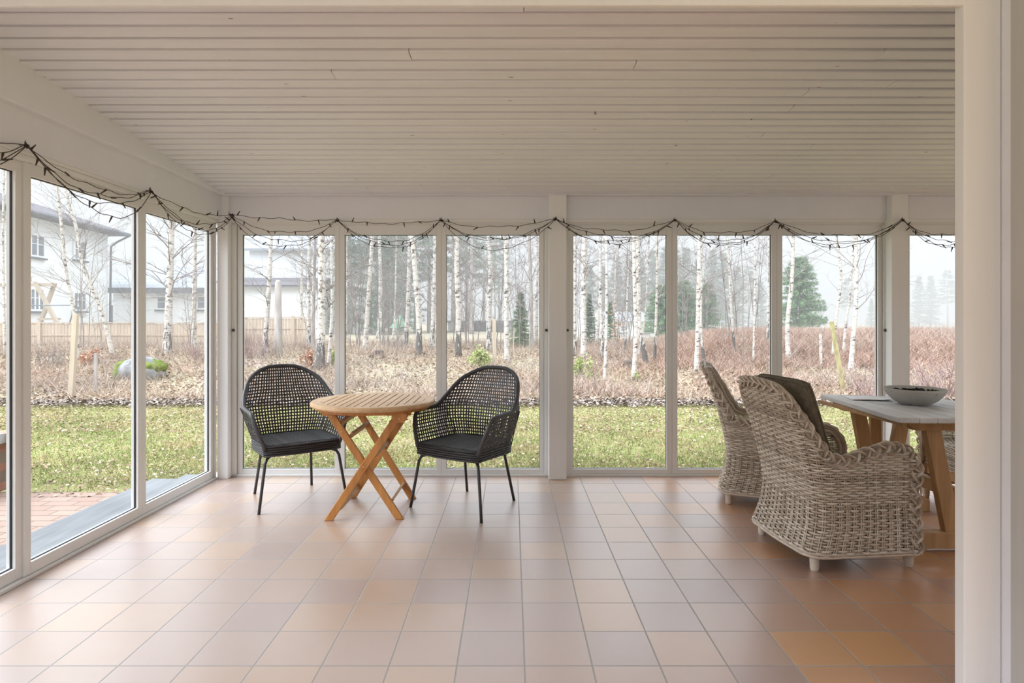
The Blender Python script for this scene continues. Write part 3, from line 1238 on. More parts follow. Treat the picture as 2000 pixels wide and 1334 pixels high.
# ---- round bistro table -----------------------------------------------------
bt = thing('bistro_table', 'round slatted teak folding table between the two black chairs', 'table', (-.915, 4.04, 0))
ring = MB()
prof = [(.335, .692), (.335, .718), (.392, .720), (.401, .714), (.404, .700), (.398, .690), (.372, .684), (.345, .690), (.335, .692)]
ring.lathe(prof, 72)
ring.build('rim', MAT['teak_top'], bt, smooth=False)
r2 = MB()
r2.lathe([(.30, .668), (.365, .668), (.372, .684), (.30, .684), (.30, .668)], 72)
r2.build('under_ring', MAT['teak'], bt)
sl = MB()
ns = 14
w_ = .67 / ns
for i in range(ns):
    x0 = -.335 + i * w_ + .0042
    x1 = x0 + w_ - .0084
    xm = max(abs(x0), abs(x1))
    h0 = math.sqrt(max(.3365 ** 2 - x0 ** 2, .0004))
    h1 = math.sqrt(max(.3365 ** 2 - x1 ** 2, .0004))
    sl.hexa([(x0, -h0, .698), (x1, -h1, .698), (x1, h1, .698), (x0, h0, .698)], [(x0, -h0, .7185), (x1, -h1, .7185), (x1, h1, .7185), (x0, h0, .7185)])
sl.build('slats', MAT['teak_top'], bt)


def xleg(xb, xt, y0, y1, zt=.668, w=.046):
    L_ = math.hypot(xt - xb, zt)
    d = w / 2 * L_ / zt
    mm = MB()
    mm.prism([(xb - d, y0, 0), (xb + d, y0, 0), (xt + d, y0, zt), (xt - d, y0, zt)], [(xb - d, y1, 0), (xb + d, y1, 0), (xt + d, y1, zt), (xt - d, y1, zt)])
    return mm.build('leg', MAT['teak'], bt, bevel=.004)


# front frame Y -.24, back frame +.22 (leg pair A runs low left to high right, pair B low right to high left)
xleg(-.226, .218, -.262, -.240)
xleg(.214, -.226, -.238, -.216)
xleg(-.205, .220, .224, .246)
xleg(.222, -.190, .200, .222)


def atx(xb, xt, z, zt=.668):
    return xb + (xt - xb) * z / zt


def rail(name, x, z, y0, y1, w, h, tiltx):
    mm = MB()
    c, s = math.cos(tiltx), math.sin(tiltx)
    def q(a, b, y):
        return (x + a * c - b * s, y, z + a * s + b * c)
    mm.hexa([q(-w / 2, -h / 2, y0), q(w / 2, -h / 2, y0), q(w / 2, -h / 2, y1), q(-w / 2, -h / 2, y1)], [q(-w / 2, h / 2, y0), q(w / 2, h / 2, y0), q(w / 2, h / 2, y1), q(-w / 2, h / 2, y1)])
    return mm.build(name, MAT['teak_leg'], bt, bevel=.003)


rail('cross_rail', atx(.214, -.215, .585), .600, -.216, .200, .018, .046, math.radians(-33))
rail('cross_rail', atx(.214, -.215, .505) + .012, .520, -.216, .200, .018, .046, math.radians(-33))
rail('cross_rail', atx(.216, -.21, .10), .10, -.216, .200, .018, .05, math.radians(-33))
rail('cross_rail', atx(-.22, .22, .585), .600, -.240, .224, .018, .046, math.radians(33))
rail('cross_rail', atx(-.22, .22, .085), .085, -.240, .224, .018, .05, math.radians(33))
rail('cross_rail', atx(-.22, .22, .40), .40, -.240, .224, .018, .04, math.radians(33))
for y in (-.236, .226):         # top bearers and pivot blocks
    mm = MB()
    mm.box(-.28, .28, y - .012 + (.03 if y < 0 else -.03), y + .012 + (.03 if y < 0 else -.03), .646, .668)
    mm.build('bearer', MAT['teak'], bt, bevel=.003)
for x, y in ((.218, -.270), (.218, .25)):
    mm = MB()
    pts = [(x - .045, .668), (x - .045, .632), (x - .02, .612), (x + .03, .612), (x + .048, .632), (x + .048, .668)]
    ya, yb = (y - .008, y + .008)
    mm.prism([(a, ya, b) for a, b in pts], [(a, yb, b) for a, b in pts])
    mm.build('pivot_block', MAT['teak'], bt, bevel=.003)
for (xx, zz, yy) in ((-.006, .335, -.265), (.218, .636, -.281), (-.213, .645, -.241), (-.15, .55, -.241)):
    mm = MB()
    mm.tube([(xx, yy, zz), (xx, yy + .006, zz)], .0055, 10)
    mm.build('bolt', MAT['teak_top'], bt)


# ---- dining table -----------------------------------------------------------
dt = thing('dining_table', 'weathered grey teak dining table on slanting brown legs, half behind the column', 'table', (2.42, 3.70, 0))
hx, hy, zt = .385, .515, .735
cxx, cyy = .07, .06
pts = [(-hx + .02, -hy), (hx - cxx, -hy), (hx, -hy + cyy), (hx, hy - .22), (hx - .09, hy - .16), (-hx + .06, hy), (-hx + .03, hy - .01), (-hx, -hy + .08), (-hx, -hy + .02)]
# clip boards running along Y to the outline
def outline_range(x):
    ys = []
    for i in range(len(pts)):
        (xa, ya), (xb, yb) = pts[i], pts[(i + 1) % len(pts)]
        if (xa - x) * (xb - x) <= 0 and xa != xb:
            ys.append(ya + (yb - ya) * (x - xa) / (xb - xa))
    return min(ys), max(ys)


tb = MB()
nb = 8
bw = 2 * hx / nb
for i in range(nb):
    x0, x1 = -hx + i * bw + .0012, -hx + (i + 1) * bw - .0012
    if i == 0:
        x0 = -hx + .001
    a0, b0 = outline_range(x0)
    a1, b1 = outline_range(x1)
    tb.hexa([(x0, a0, zt - .030), (x1, a1, zt - .030), (x1, b1, zt - .030), (x0, b0, zt - .030)], [(x0, a0, zt), (x1, a1, zt), (x1, b1, zt), (x0, b0, zt)])
tb.build('tabletop', MAT['grey_top'], dt, bevel=.006)
ub = MB()
for y in (-.40, .30):
    pr = [(-.30, .703), (-.30, .69), (-.25, .652), (.25, .652), (.30, .69), (.30, .703)]
    ub.prism([(a, y - .03, b) for a, b in pr], [(a, y + .03, b) for a, b in pr])
ub.build('bearer', MAT['teak_leg'], dt, bevel=.003)
for sx in (-1, 1):
    sb_ = MB()
    sb_.box(sx * .33 - .012, sx * .33 + .012, -.46, .44, .682, .704)
    sb_.build('side_batten', MAT['teak_leg'], dt)
for y in (-.40, .30):
    for sx in (-1, 1):
        mm = MB()
        xa, xb = sx * .045, sx * .15
        d = .042
        mm.prism([(xa - d, y - .022, .105), (xa + d, y - .022, .105), (xb + d, y - .022, .653), (xb - d, y - .022, .653)],
                 [(xa - d, y + .022, .105), (xa + d, y + .022, .105), (xb + d, y + .022, .653), (xb - d, y + .022, .653)])
        mm.build('leg', MAT['teak_leg'], dt, bevel=.003)
    ft = MB()
    pr = [(-.30, 0), (-.22, 0), (-.19, .02), (.19, .02), (.22, 0), (.30, 0), (.30, .07), (.25, .106), (-.25, .106), (-.30, .07)]
    ft.prism([(a, y - .035, b) for a, b in pr], [(a, y + .035, b) for a, b in pr])
    ft.build('foot_beam', MAT['teak_leg'], dt, bevel=.003)
mm = MB()
mm.box(-.035, .035, .345, .375, .106, .70)
mm.build('gate_leg', MAT['teak_leg'], dt, bevel=.003)
mm = MB()
mm.bar((0, -.38, .30), (0, .32, .30), .03, .07)
mm.build('stretcher', MAT['teak_leg'], dt, bevel=.003)

# bowl, what lies in it, and the sheet of paper
bowl = thing('concrete_bowl', 'wide shallow pitted concrete bowl on the grey dining table', 'bowl', (2.445, 3.70, .736))
mm = MB()
mm.lathe([(0, 0), (.078, 0), (.085, .004), (.118, .026), (.146, .055), (.163, .082), (.1665, .094), (.163, .098), (.155, .094), (.138, .062), (.108, .036), (.07, .022), (0, .018)], 56)
mm.build('bowl_body', MAT['concrete'], bowl, smooth=True)
mm = MB()
mm.lathe([(0, .072), (.05, .074), (.10, .071), (.138, .068)], 40, (2.445, 3.70, .736))
for i in range(160):
    a, r_ = random.uniform(0, 2 * PI), .128 * math.sqrt(random.random())
    mm.blob((2.445 + r_ * math.cos(a), 3.70 + r_ * math.sin(a), .736 + .074 + random.uniform(0, .010)), random.uniform(.004, .011), 4, 1, 1, .7, .3)
tag(mm.build('potting_soil', MAT['soil']), 'dark crumbly soil filling the concrete bowl', 'soil', kind='stuff')
mm = MB()
nx = 14
w0, w1 = .24, .17
top, bot = [], []
for i in range(nx + 1):
    for j in range(7):
        a, b = -w0 / 2 + w0 * i / nx, -w1 / 2 + w1 * j / 6
        z = .004 * (1 - (2 * i / nx - 1) ** 2) + .012 * ss(.7, 1, i / nx) * (1 - j / 6) + .002
        top.append((a, b, z + .0008))
        bot.append((a, b, z))
fs = []
o_ = len(top)
for i in range(nx):
    for j in range(6):
        a, b, c, d = i * 7 + j, (i + 1) * 7 + j, (i + 1) * 7 + j + 1, i * 7 + j + 1
        fs += [(a, b, c, d), (o_ + d, o_ + c, o_ + b, o_ + a)]
edge = [i * 7 for i in range(nx)] + [nx * 7 + j for j in range(6)] + [i * 7 + 6 for i in range(nx, 0, -1)] + [j for j in range(6, 0, -1)]
for k in range(len(edge)):
    a, b = edge[k], edge[(k + 1) % len(edge)]
    fs.append((b, a, o_ + a, o_ + b))
mm.add(top + bot, fs)
sh_ = mm.build('paper_sheet', MAT['paper'], smooth=True)
sh_.location = (2.30, 3.93, .736)
sh_.rotation_euler = (0, 0, math.radians(-14))
tag(sh_, 'loose white sheet of paper lying left of the bowl', 'paper')

# ================================================================== OUTSIDE
LAWN = -0.12


def ground(x, y):
    z = LAWN + ss(9.6, 16, y) * 0.47
    z += ss(.21, .34, x / max(y, 1)) * ss(11, 20, y) * 0.40
    z -= ss(24, 60, y) * ss(-2, 6, x) * .7
    if y > 9.8:
        z += ss(9.8, 11.5, y) * (0.05 * math.sin(1.3 * x + .4 * y) * math.sin(.9 * y + 1) + 0.03 * math.sin(3.1 * x) * math.sin(2.7 * y))
    return z


def on_ground(u, v, y0=5.0, y1=90.0):
    y = y0
    while y < y1:
        x = (u - U0) / F * y
        vv = V0 + (CH - ground(x, y)) / y * F
        if vv <= v:
            return Vector((x, y, ground(x, y)))
        y += 0.1
    x = (u - U0) / F * y1
    return Vector((x, y1, ground(x, y1)))


def grid(name, xs, ys, fz, mat):
    mm = MB()
    nx, ny = len(xs), len(ys)
    vs = [(x, y, fz(x, y)) for y in ys for x in xs]
    fs = [(j * nx + i, j * nx + i + 1, (j + 1) * nx + i + 1, (j + 1) * nx + i) for j in range(ny - 1) for i in range(nx - 1)]
    mm.add(vs, fs)
    return struct(name, mm, mat, smooth=True)


xs = list(np.arange(-12, 12.01, .4))
grid('ground_lawn', [-60, -30, -18] + xs + [18, 30, 60], [-8, -2, 2, 4, 5] + list(np.arange(5.4, 9.61, .4)) + [9.75], lambda x, y: LAWN - .02 if y < 5.2 else LAWN, MAT['lawn'])
yy = list(np.arange(9.7, 20, .35)) + list(np.arange(20, 34, .8)) + [36, 39, 43, 48, 55, 65, 80, 110, 160]
xx = [-160, -90, -60, -45] + list(np.arange(-34, 34.1, .8)) + [45, 60, 90, 160]
grid('ground_bank', xx, yy, lambda x, y: ground(x, y) - (.01 if y < 10 else 0), MAT['bank'])
m = MB()
m.box(-9, -2.96, -6, 4.75, -.3, -.095)
struct('ground_patio', m, MAT['patio'])
m = MB()
m.box(-2.42, XR + .1, 4.97, 5.02, -.3, -.02)
struct('trim_9', m, MAT['grey_wood'])

# low brick wall with its cap
bw_ = thing('brick_wall', 'low red brick garden wall with a stone-topped brick cap, outside the left windows', 'wall', (-4.0, 4.45, -.095))
m = MB()
m.box(-4.0, 0, 0, .42, 0, .375)
m.build('brickwork', MAT['brick'], bw_)
m = MB()
for i in range(30):
    m.box(.1 - .135 * i - .128, .1 - .135 * i, -.05, .10, .376, .45)
    m.box(.1 - .135 * i - .128, .1 - .135 * i, .34, .47, .376, .45)
m.build('brick_cap', MAT['brickcap'], bw_, bevel=.004)
m = MB()
m.box(-4.0, .02, .10, .34, .376, .452)
m.build('stone_slab', MAT['slab'], bw_)

# black plastic lawn edging
p = on_ground(1165, 791)
m = MB()
m.bar((p.x - .25, p.y - .03, p.z + .02), (p.x + .3, p.y + .02, p.z + .05), .02, .06)
m.bar((p.x + .3, p.y + .02, p.z + .05), (p.x + .55, p.y + .1, p.z + .03), .02, .05)
tag(m.build('lawn_edging', MAT['rubber']), 'short piece of black edging where the lawn meets the bank', 'edging')


# ------------------------------------------------------------------ small growth nobody could count
def blades(N, ysamp, xr, h, wd, lean, fz=None, base=0.0):
    y = ysamp(N)
    x = xr(N, y)
    z = np.array([ground(a, b) for a, b in zip(x, y)]) + base
    hh = RNG.uniform(h[0], h[1], N)
    ww = RNG.uniform(wd[0], wd[1], N)
    ph = RNG.uniform(0, 2 * PI, N)
    ln = RNG.uniform(lean[0], lean[1], N) * hh
    la = RNG.uniform(0, 2 * PI, N)
    V = np.zeros((N, 3, 3))
    for k, sgn in ((0, -1), (1, 1)):
        V[:, k, 0] = x + sgn * ww / 2 * np.cos(ph)
        V[:, k, 1] = y + sgn * ww / 2 * np.sin(ph)
        V[:, k, 2] = z
    V[:, 2, 0] = x + ln * np.cos(la)
    V[:, 2, 1] = y + ln * np.sin(la)
    V[:, 2, 2] = z + hh
    return V


def flakes(N, ysamp, xr, size, lift):
    y = ysamp(N)
    x = xr(N, y)
    z = np.array([ground(a, b) for a, b in zip(x, y)])
    V = np.zeros((N, 4, 3))
    a = RNG.uniform(0, 2 * PI, N)
    s = RNG.uniform(size[0], size[1], N)
    tx, ty = RNG.uniform(-.5, .5, N), RNG.uniform(-.5, .5, N)
    zz = z + RNG.uniform(lift[0], lift[1], N)
    for k, (p, q) in enumerate(((-1, 0), (0, -.6), (1, 0), (0, .6))):
        dx = s * (p * np.cos(a) - q * np.sin(a))
        dy = s * (p * np.sin(a) + q * np.cos(a))
        V[:, k, 0] = x + dx
        V[:, k, 1] = y + dy
        V[:, k, 2] = zz + dx * tx + dy * ty + (.25 * s if k in (1, 3) else 0)
    return V


def wedge(a=.92):
    return lambda N, y: RNG.uniform(-1, 1, N) * y * a


def ylog(a, b):
    return lambda N: np.exp(RNG.uniform(math.log(a), math.log(b), N))


def clipx(V, keep):
    return V[keep(V[:, 0, 0], V[:, 0, 1])]


lawn_ok = lambda x, y: ~((x > -9) & (x < -2.6) & (y < 4.78))
gb = np.concatenate([blades(230000, ylog(5.03, 9.75), wedge(), (.015, .042), (.003, .007), (.2, 1.2)), blades(40000, ylog(4.6, 9.75), wedge(), (.02, .06), (.003, .007), (.2, 1.0))])
gb = gb[(gb[:, 0, 1] > 5.03) | ((gb[:, 0, 0] < -2.7) & (gb[:, 0, 1] > 4.78))]
# grass grows in patches
pt = np.sin(gb[:, 0, 0] * 2.1 + 1.3 * np.sin(gb[:, 0, 1] * 1.7)) * np.sin(gb[:, 0, 1] * 2.6 + np.sin(gb[:, 0, 0] * 1.1))
gb = gb[pt > RNG.uniform(-1.7, .5, len(gb))]
px_, py_ = gb[:, 0, 0], gb[:, 0, 1]
sel = np.sin(px_ * 3.3 + 1.9 * np.sin(py_ * 2.3)) * np.sin(py_ * 4.1 + 1.4 * np.sin(px_ * 1.9)) + .35 * np.sin(px_ * 9 + py_ * 7) > RNG.uniform(-.1, .9, len(gb))
tag(tri_object('dead_lawn_grass', gb[sel & ~((px_ < -3.82) & (py_ < 5.0))], MAT['straw']), 'straw-coloured dead patches between the green parts of the lawn', 'grass', kind='stuff')
gb = gb[~sel & ~((px_ < -3.82) & (py_ < 5.0))]
tag(tri_object('lawn_grass', gb, MAT['grass']), 'short mossy yellow-green grass of the lawn outside the windows', 'grass', kind='stuff')
fl = np.concatenate([flakes(17000, ylog(5.05, 9.8), wedge(), (.007, .022), (.015, .04)), flakes(15000, ylog(7.3, 9.8), wedge(), (.008, .024), (.015, .04))])
fl = fl[(fl[:, 0, 1] > 5.05) | (fl[:, 0, 0] < -2.7)]
fl2 = flakes(900, lambda N: RNG.uniform(4.6, 5.1, N), lambda N, y: RNG.uniform(-8, -3.0, N), (.009, .026), (.02, .05))
clr = lambda V: V[~((V[:, 0, 0] < -3.82) & (V[:, 0, 1] < 5.0))]
tag(tri_object('fallen_leaves', clr(np.concatenate([fl, fl2])), MAT['leaves'], n=4), 'fallen brown leaves scattered over the green lawn', 'leaves', kind='stuff')
de = flakes(14000, lambda N: 9.74 + RNG.normal(0, .17, N), lambda N, y: RNG.uniform(-9.5, 9.5, N), (.012, .042), (.02, .08))
tag(tri_object('leaf_drift', de, MAT['darkleaf'], n=4), 'dark drift of wet leaves along the edge of the lawn', 'leaves', kind='stuff')
bl = flakes(60000, ylog(9.9, 24), wedge(), (.014, .05), (.0, .06))
tag(tri_object('leaf_litter', bl, MAT['leaves'], n=4), 'brown leaf litter covering the wooded bank', 'leaves', kind='stuff')


def patch(V, seed, thr):
    x, y = V[:, 0, 0], V[:, 0, 1]
    f = np.sin(x * 1.3 + seed + 1.7 * np.sin(y * .9 + seed)) * np.sin(y * 1.5 + seed * 2 + np.sin(x * .8))
    return V[f > RNG.uniform(thr - .5, thr + .5, len(V))]


tag(tri_object('dry_grass', patch(blades(105000, ylog(9.85, 26), wedge(), (.06, .28), (.004, .012), (.3, 2.0)), 1.0, -.2), MAT['dry']), 'pale dry grass tufts on the bank beyond the lawn', 'grass', kind='stuff')
rb = np.concatenate([patch(blades(44000, ylog(9.9, 24), wedge(), (.06, .26), (.006, .020), (.6, 2.4)), 3.0, .25),
                     blades(64000, ylog(13, 27), lambda N, y: y * RNG.uniform(.24, .95, N), (.08, .24), (.008, .022), (.5, 2.2)),
                     blades(16000, ylog(10.5, 22), lambda N, y: y * RNG.uniform(.1, .95, N), (.06, .24), (.006, .020), (.5, 2.2))])
tag(tri_object('dead_bracken', rb, MAT['rust']), 'rust-brown dead bracken over the bank and the mound', 'bracken', kind='stuff')
br = patch(blades(44000, ylog(10.2, 25), wedge(), (.12, .55), (.004, .010), (.1, 1.4)), 5.0, .1)
tag(tri_object('brushwood', br, MAT['brush']), 'grey leafless brushwood tangled over the bank', 'brush', kind='stuff')


# ------------------------------------------------------------------ trees
def twiggy(mm, start, d, L, r, depth, n=6, droop=0.0, sides=4):
    P = [Vector(start)]
    d = Vector(d).normalized()
    for i in range(n):
        d = (d + Vector((random.gauss(0, .13), random.gauss(0, .13), random.gauss(.02, .10) - droop * i / n))).normalized()
        P.append(P[-1] + d * (L / n))
    mm.tube(P, [r * (1 - .8 * i / n) for i in range(n + 1)], sides, cap=False)
    if depth > 0:
        for k in range(random.randint(3, 5)):
            i = random.randint(1, n - 1)
            a = random.uniform(0, 2 * PI)
            nd = (P[i + 1] - P[i]).normalized() * .8 + Vector((math.cos(a), math.sin(a), random.uniform(-.2, .6))) * .7
            twiggy(mm, P[i], nd, L * random.uniform(.35, .6), max(.0022, r * .5), depth - 1, max(3, n - 2), droop + .1, 3)


def birch(name, pts, w, label, mat='birch_dark', H=9.0, nb=14, zmin=1.3, cat='tree', group=None, base=None, twigs=True, blen=(.7, 1.7)):
    """pts: pixels along the trunk from the top of what is seen down to the foot"""
    B = base or on_ground(*pts[-1])
    Y = B.y
    P = [Vector(px(u, v, Y)) for u, v in pts][::-1]
    P[0] = Vector((P[0].x, Y, B.z - .05))
    root = thing(name, label, cat, B, 0, group)
    r = w / 2 / F * Y
    # go on above the top of the window in the same direction
    d = (P[-1] - P[-2]).normalized()
    d.x *= .6
    while P[-1].z < H:
        d = (d + Vector((random.gauss(0, .04), random.gauss(0, .04), .05))).normalized()
        P.append(P[-1] + d * 1.1)
    # smooth
    Q = []
    for i in range(len(P) - 1):
        p0, p1, p2, p3 = P[max(0, i - 1)], P[i], P[i + 1], P[min(len(P) - 1, i + 2)]
        for k in range(4):
            t = k / 4
            Q.append(.5 * ((2 * p1) + (p2 - p0) * t + (2 * p0 - 5 * p1 + 4 * p2 - p3) * t * t + (3 * p1 - p0 - 3 * p2 + p3) * t ** 3))
    Q.append(P[-1])
    rs = []
    for q in Q:
        t = max(0, q.z - B.z)
        rs.append(max(.008, r * (1 + .35 * math.exp(-t / .25)) * (1 - .72 * t / max(H, q.z - B.z + .1))))
    mm = MB()
    mm.tube([q - B for q in Q], rs, 10)
    mm.build('trunk', MAT[mat], root, smooth=True)
    if twigs:
        tw = MB()
        tot = len(Q)
        for k in range(nb):
            z = zmin + (min(H, 1.25 + .17 * Y + 1.2) - zmin) * (k + random.random()) / nb
            i = min(range(tot), key=lambda j: abs(Q[j].z - B.z - z))
            a = random.uniform(0, 2 * PI)
            L = random.uniform(*blen)
            twiggy(tw, Q[i] - B, (math.cos(a), math.sin(a), random.uniform(.25, 1.1)), L, max(.004, rs[i] * .2), 2 if L > 1.2 else (1 if L > 0.5 else 0), 6, .12)
        tw.build('bare_branches', MAT['twig'], root)
    return root


NAMES = dict(A='left far-edge pane', B='wide left pane', C='left pane beside the corner', D='first back pane, behind the left black chair', E='second back pane, above the round table',
             G='third back pane, behind the right black chair', H='back pane right of the middle post', I='back pane above the rattan chairs', J='back pane left of the right post')
T = [
    # left pane
    ('birch', [(8, 330), (6, 480), (10, 700)], 5, 'thin bare birch in the far-left edge pane', 'birch', 0),
    ('birch', [(112, 362), (123, 470), (129, 530), (147, 626), (152, 705)], 7, 'slim pale birch standing behind the tall stake, wide left pane', 'birch', 0),
    ('birch', [(132, 389), (150, 449), (159, 506), (174, 548), (192, 590), (207, 638), (221, 696)], 8, 'crooked white birch leaning left in front of the fence, wide left pane', 'birch', 0),
    ('birch', [(335, 431), (333, 508), (331, 568), (328, 640), (326, 694)], 16, 'stout white birch with peeling foot, left pane beside the corner', 'birch_mottled', 0),
    ('birch', [(381, 448), (380, 544), (379, 628), (378, 686)], 10, 'slimmer white birch nearest the corner post in the left pane', 'birch', 0),
    # behind the left black chair
    ('birch', [(529, 460), (527, 531), (523, 602), (519, 652), (518, 692)], 10, 'white birch with peeling foot left of the bleached snag', 'birch_mottled', 0),
    ('birch', [(590, 470), (589, 592), (588, 660)], 6, 'thin distant birch in front of the fence, right of the snag', 'birch_mottled', 0),
    ('birch', [(604, 470), (603, 571), (603, 682)], 8, 'middle-sized birch just left of the big black-footed birch', 'birch_mottled', 0),
    ('birch', [(615, 470), (612, 612), (611, 684)], 8, 'greyish trunk touching the left side of the big black-footed birch', 'bark', 0),
    ('birch', [(628, 460), (629, 531), (628, 612), (627, 652), (624, 723)], 18, 'big white birch with black foot above the left black chair', 'birch_dark', 0),
    ('birch', [(648, 470), (649, 592), (646, 652), (642, 716)], 7, 'slim clean white birch right of the big black-footed one', 'birch', 0),
    # above the round table
    ('birch', [(677, 460), (676, 574), (675, 664)], 6, 'birch half hidden by the frame, leftmost above the round table', 'birch_mottled', 0),
    ('birch', [(682, 532), (701, 648), (698, 684)], 4, 'thin leaning sapling left of the white birch above the round table', 'bark', 0),
    ('birch', [(727, 470), (721, 561), (717, 623), (713, 685)], 10, 'white birch leaning right, first thick one above the round table', 'birch', 0),
    ('birch', [(741, 470), (743, 540), (742, 623), (739, 662)], 9, 'mottled birch with forked top right of the leaning white one', 'birch_mottled', 0),
    ('birch', [(774, 470), (771, 618), (766, 664)], 4, 'thin pale stem in front of the mint green net', 'birch', 0),
    ('birch', [(800, 470), (798, 566), (796, 620), (790, 682)], 10, 'black and white flaking birch right of the green net', 'birch_mottled', 0),
    ('birch', [(807, 487), (812, 549), (818, 623), (818, 696)], 12, 'birch with long grey foot, second trunk right of the green net', 'birch_dark', 0),
    ('birch', [(850, 470), (849, 524), (846, 623), (843, 682)], 9, 'pale birch at the right edge of the pane above the round table', 'birch_mottled', 0),
    # behind the right black chair
    ('birch', [(892, 462), (892, 524), (895, 598), (895, 698)], 12, 'white birch with charred foot left of the right black chair', 'birch_dark', 0),
    ('pine', [(921, 450), (921, 560), (921, 652)], 9, 'grey pine trunk behind the charred-foot birch', 'bark', 0),
    ('birch', [(955, 465), (958, 549), (955, 611), (955, 687)], 11, 'flaky black and white birch beside the tan post', 'birch_mottled', 0),
    ('birch', [(987, 462), (989, 537), (989, 648), (991, 708)], 10, 'clean white birch right of the tan post', 'birch', 0),
    ('birch', [(1034, 462), (1037, 580), (1038, 684)], 9, 'grey trunk right of the small spruce', 'bark', 0),
    ('birch', [(1049, 470), (1048, 560), (1047, 676)], 9, 'white trunk beside the frame of the middle post, left side', 'birch', 0),
    # right of the middle post
    ('birch', [(1123, 462), (1123, 580), (1122, 700)], 8, 'dark flaking birch at the pane edge right of the middle post', 'birch_mottled', 0),
    ('birch', [(1141, 465), (1140, 574), (1140, 704)], 12, 'thick pale birch first clear of the middle post', 'birch', 0),
    ('birch', [(1172, 477), (1172, 574), (1165, 674)], 7, 'slender birch leaning to the right behind the thick pale one', 'birch', 0),
    ('birch', [(1172, 520), (1174, 611), (1177, 702)], 7, 'spotted birch crossing in front of the leaning slender one', 'birch_mottled', 0),
    ('birch', [(1184, 470), (1184, 648), (1180, 750)], 6, 'nearest thin white birch reaching down to the dry grass', 'birch', 0),
    ('birch', [(1204, 480), (1201, 560), (1198, 676)], 4, 'thin birch carrying brown oak leaves left of the white cabin', 'birch', 0),
    ('birch', [(1229, 480), (1226, 560), (1220, 692)], 4, 'thin birch in front of the white cabin window', 'birch_mottled', 0),
    ('birch', [(1238, 480), (1240, 580), (1242, 648), (1237, 745)], 9, 'smooth white birch in front of the cabin, left of a close pair', 'birch', 0),
    ('birch', [(1246, 465), (1248, 623), (1253, 660), (1263, 714)], 10, 'birch with dark sweeping foot, right of a close pair', 'birch_dark', 0),
    ('birch', [(1267, 480), (1262, 590), (1256, 648), (1245, 699)], 4, 'thin birch leaning right at the end of the cabin', 'birch', 0),
    ('birch', [(1283, 475), (1282, 598), (1278, 709)], 6, 'straight slim birch at the right of the cabin pane', 'birch_dark', 0),
    # above the rattan chairs
    ('birch', [(1366, 465), (1364, 560), (1363, 620), (1360, 729)], 9, 'nearest white birch left of the edge-on rattan chair', 'birch', 0),
    ('birch', [(1369, 480), (1369, 580), (1369, 648), (1377, 712)], 6, 'birch twin standing just behind the one by the edge-on rattan chair', 'birch_dark', 0),
    ('birch', [(1422, 465), (1426, 560), (1429, 611), (1435, 689)], 5, 'thin curved birch in the middle of the pane over the cushion chair', 'birch_dark', 0),
    ('sapling', [(1451, 556), (1451, 640), (1452, 716)], 2, 'dark twiggy sapling right of the thin curved birch', 'twig', 0),
    ('birch', [(1475, 462), (1474, 580), (1471, 712)], 4, 'thin two-toned stem above the olive cushion', 'birch', 0),
    ('birch', [(1502, 462), (1501, 580), (1500, 675)], 6, 'speckled birch against the frame above the olive cushion', 'birch_mottled', 0),
    # left of the right post
    ('birch', [(1549, 462), (1546, 554), (1538, 631), (1540, 705)], 9, 'white birch curving in front of the bright green pine', 'birch', 0),
    ('birch', [(1634, 462), (1643, 539), (1636, 600), (1630, 648), (1627, 700)], 6, 'crooked birch behind the leaning lichen stake', 'birch', 0),
    ('birch', [(1672, 462), (1672, 585), (1666, 662), (1661, 728)], 9, 'tall straight birch left of the right post', 'birch', 0),
    ('birch', [(1666, 480), (1660, 580), (1652, 631), (1647, 694)], 5, 'slim birch between the crooked and the tall straight one', 'birch', 0),
]
for i, (kind, pts_, w, lab, mt, _) in enumerate(T):
    nm = {'birch': 'birch_tree', 'pine': 'pine_tree', 'sapling': 'sapling'}[kind]
    if mt == 'bark':
        nm = 'pine_tree' if kind == 'pine' else 'grey_tree'
    left = pts_[0][0] < 460
    birch(nm, pts_, w * .95, lab, mt, H=9.5 if w > 4 else 6.5, nb=26 if left else (20 if w > 5 else 12), zmin=1.2 if w > 5 else .8, blen=(.6, 1.9) if w > 5 else (.3, .9))

# bleached snag
B = on_ground(543, 698)
t_ = thing('dead_snag', 'bleached branchless dead trunk broken off at the top, behind the left black chair', 'tree', B)
m = MB()
hh = (698 - 548) / F * B.y
rr = 7 / F * B.y
m.tube([(0, 0, -.05), (.01, 0, hh * .3), (.0, 0, hh * .7), (.005, 0, hh * .97), (.01, .0, hh)], [rr * 1.25, rr * 1.05, rr * .95, rr * .85, rr * .5], 12)
m.build('trunk', MAT['snag'], t_, smooth=True)


# saplings that fill the thicket: one model of each kind, then copies
def sapling(name, label, group, h=3.2, stems=4, mat='twig'):
    r = thing(name, label, 'sapling', (0, 0, 0), 0, group)
    for k in range(stems):
        mm = MB()
        a = random.uniform(0, 2 * PI)
        d = Vector((.10 * math.cos(a), .10 * math.sin(a), 1))
        P = [Vector((random.gauss(0, .08), random.gauss(0, .08), -.05))]
        nn = 8
        H = h * random.uniform(.7, 1.1)
        for i in range(nn):
            d = (d + Vector((random.gauss(0, .05), random.gauss(0, .05), .06))).normalized()
            P.append(P[-1] + d * H / nn)
        mm.tube(P, [.012 * (1 - .8 * i / nn) for i in range(nn + 1)], 4, cap=False)
        for q in range(11):
            i = random.randint(2, nn - 1)
            a = random.uniform(0, 2 * PI)
            twiggy(mm, P[i], (math.cos(a), math.sin(a), random.uniform(.5, 1.5)), random.uniform(.4, .9), .006, 1, 5, .05, 3)
        mm.build('stem', MAT[mat], r)
    return r


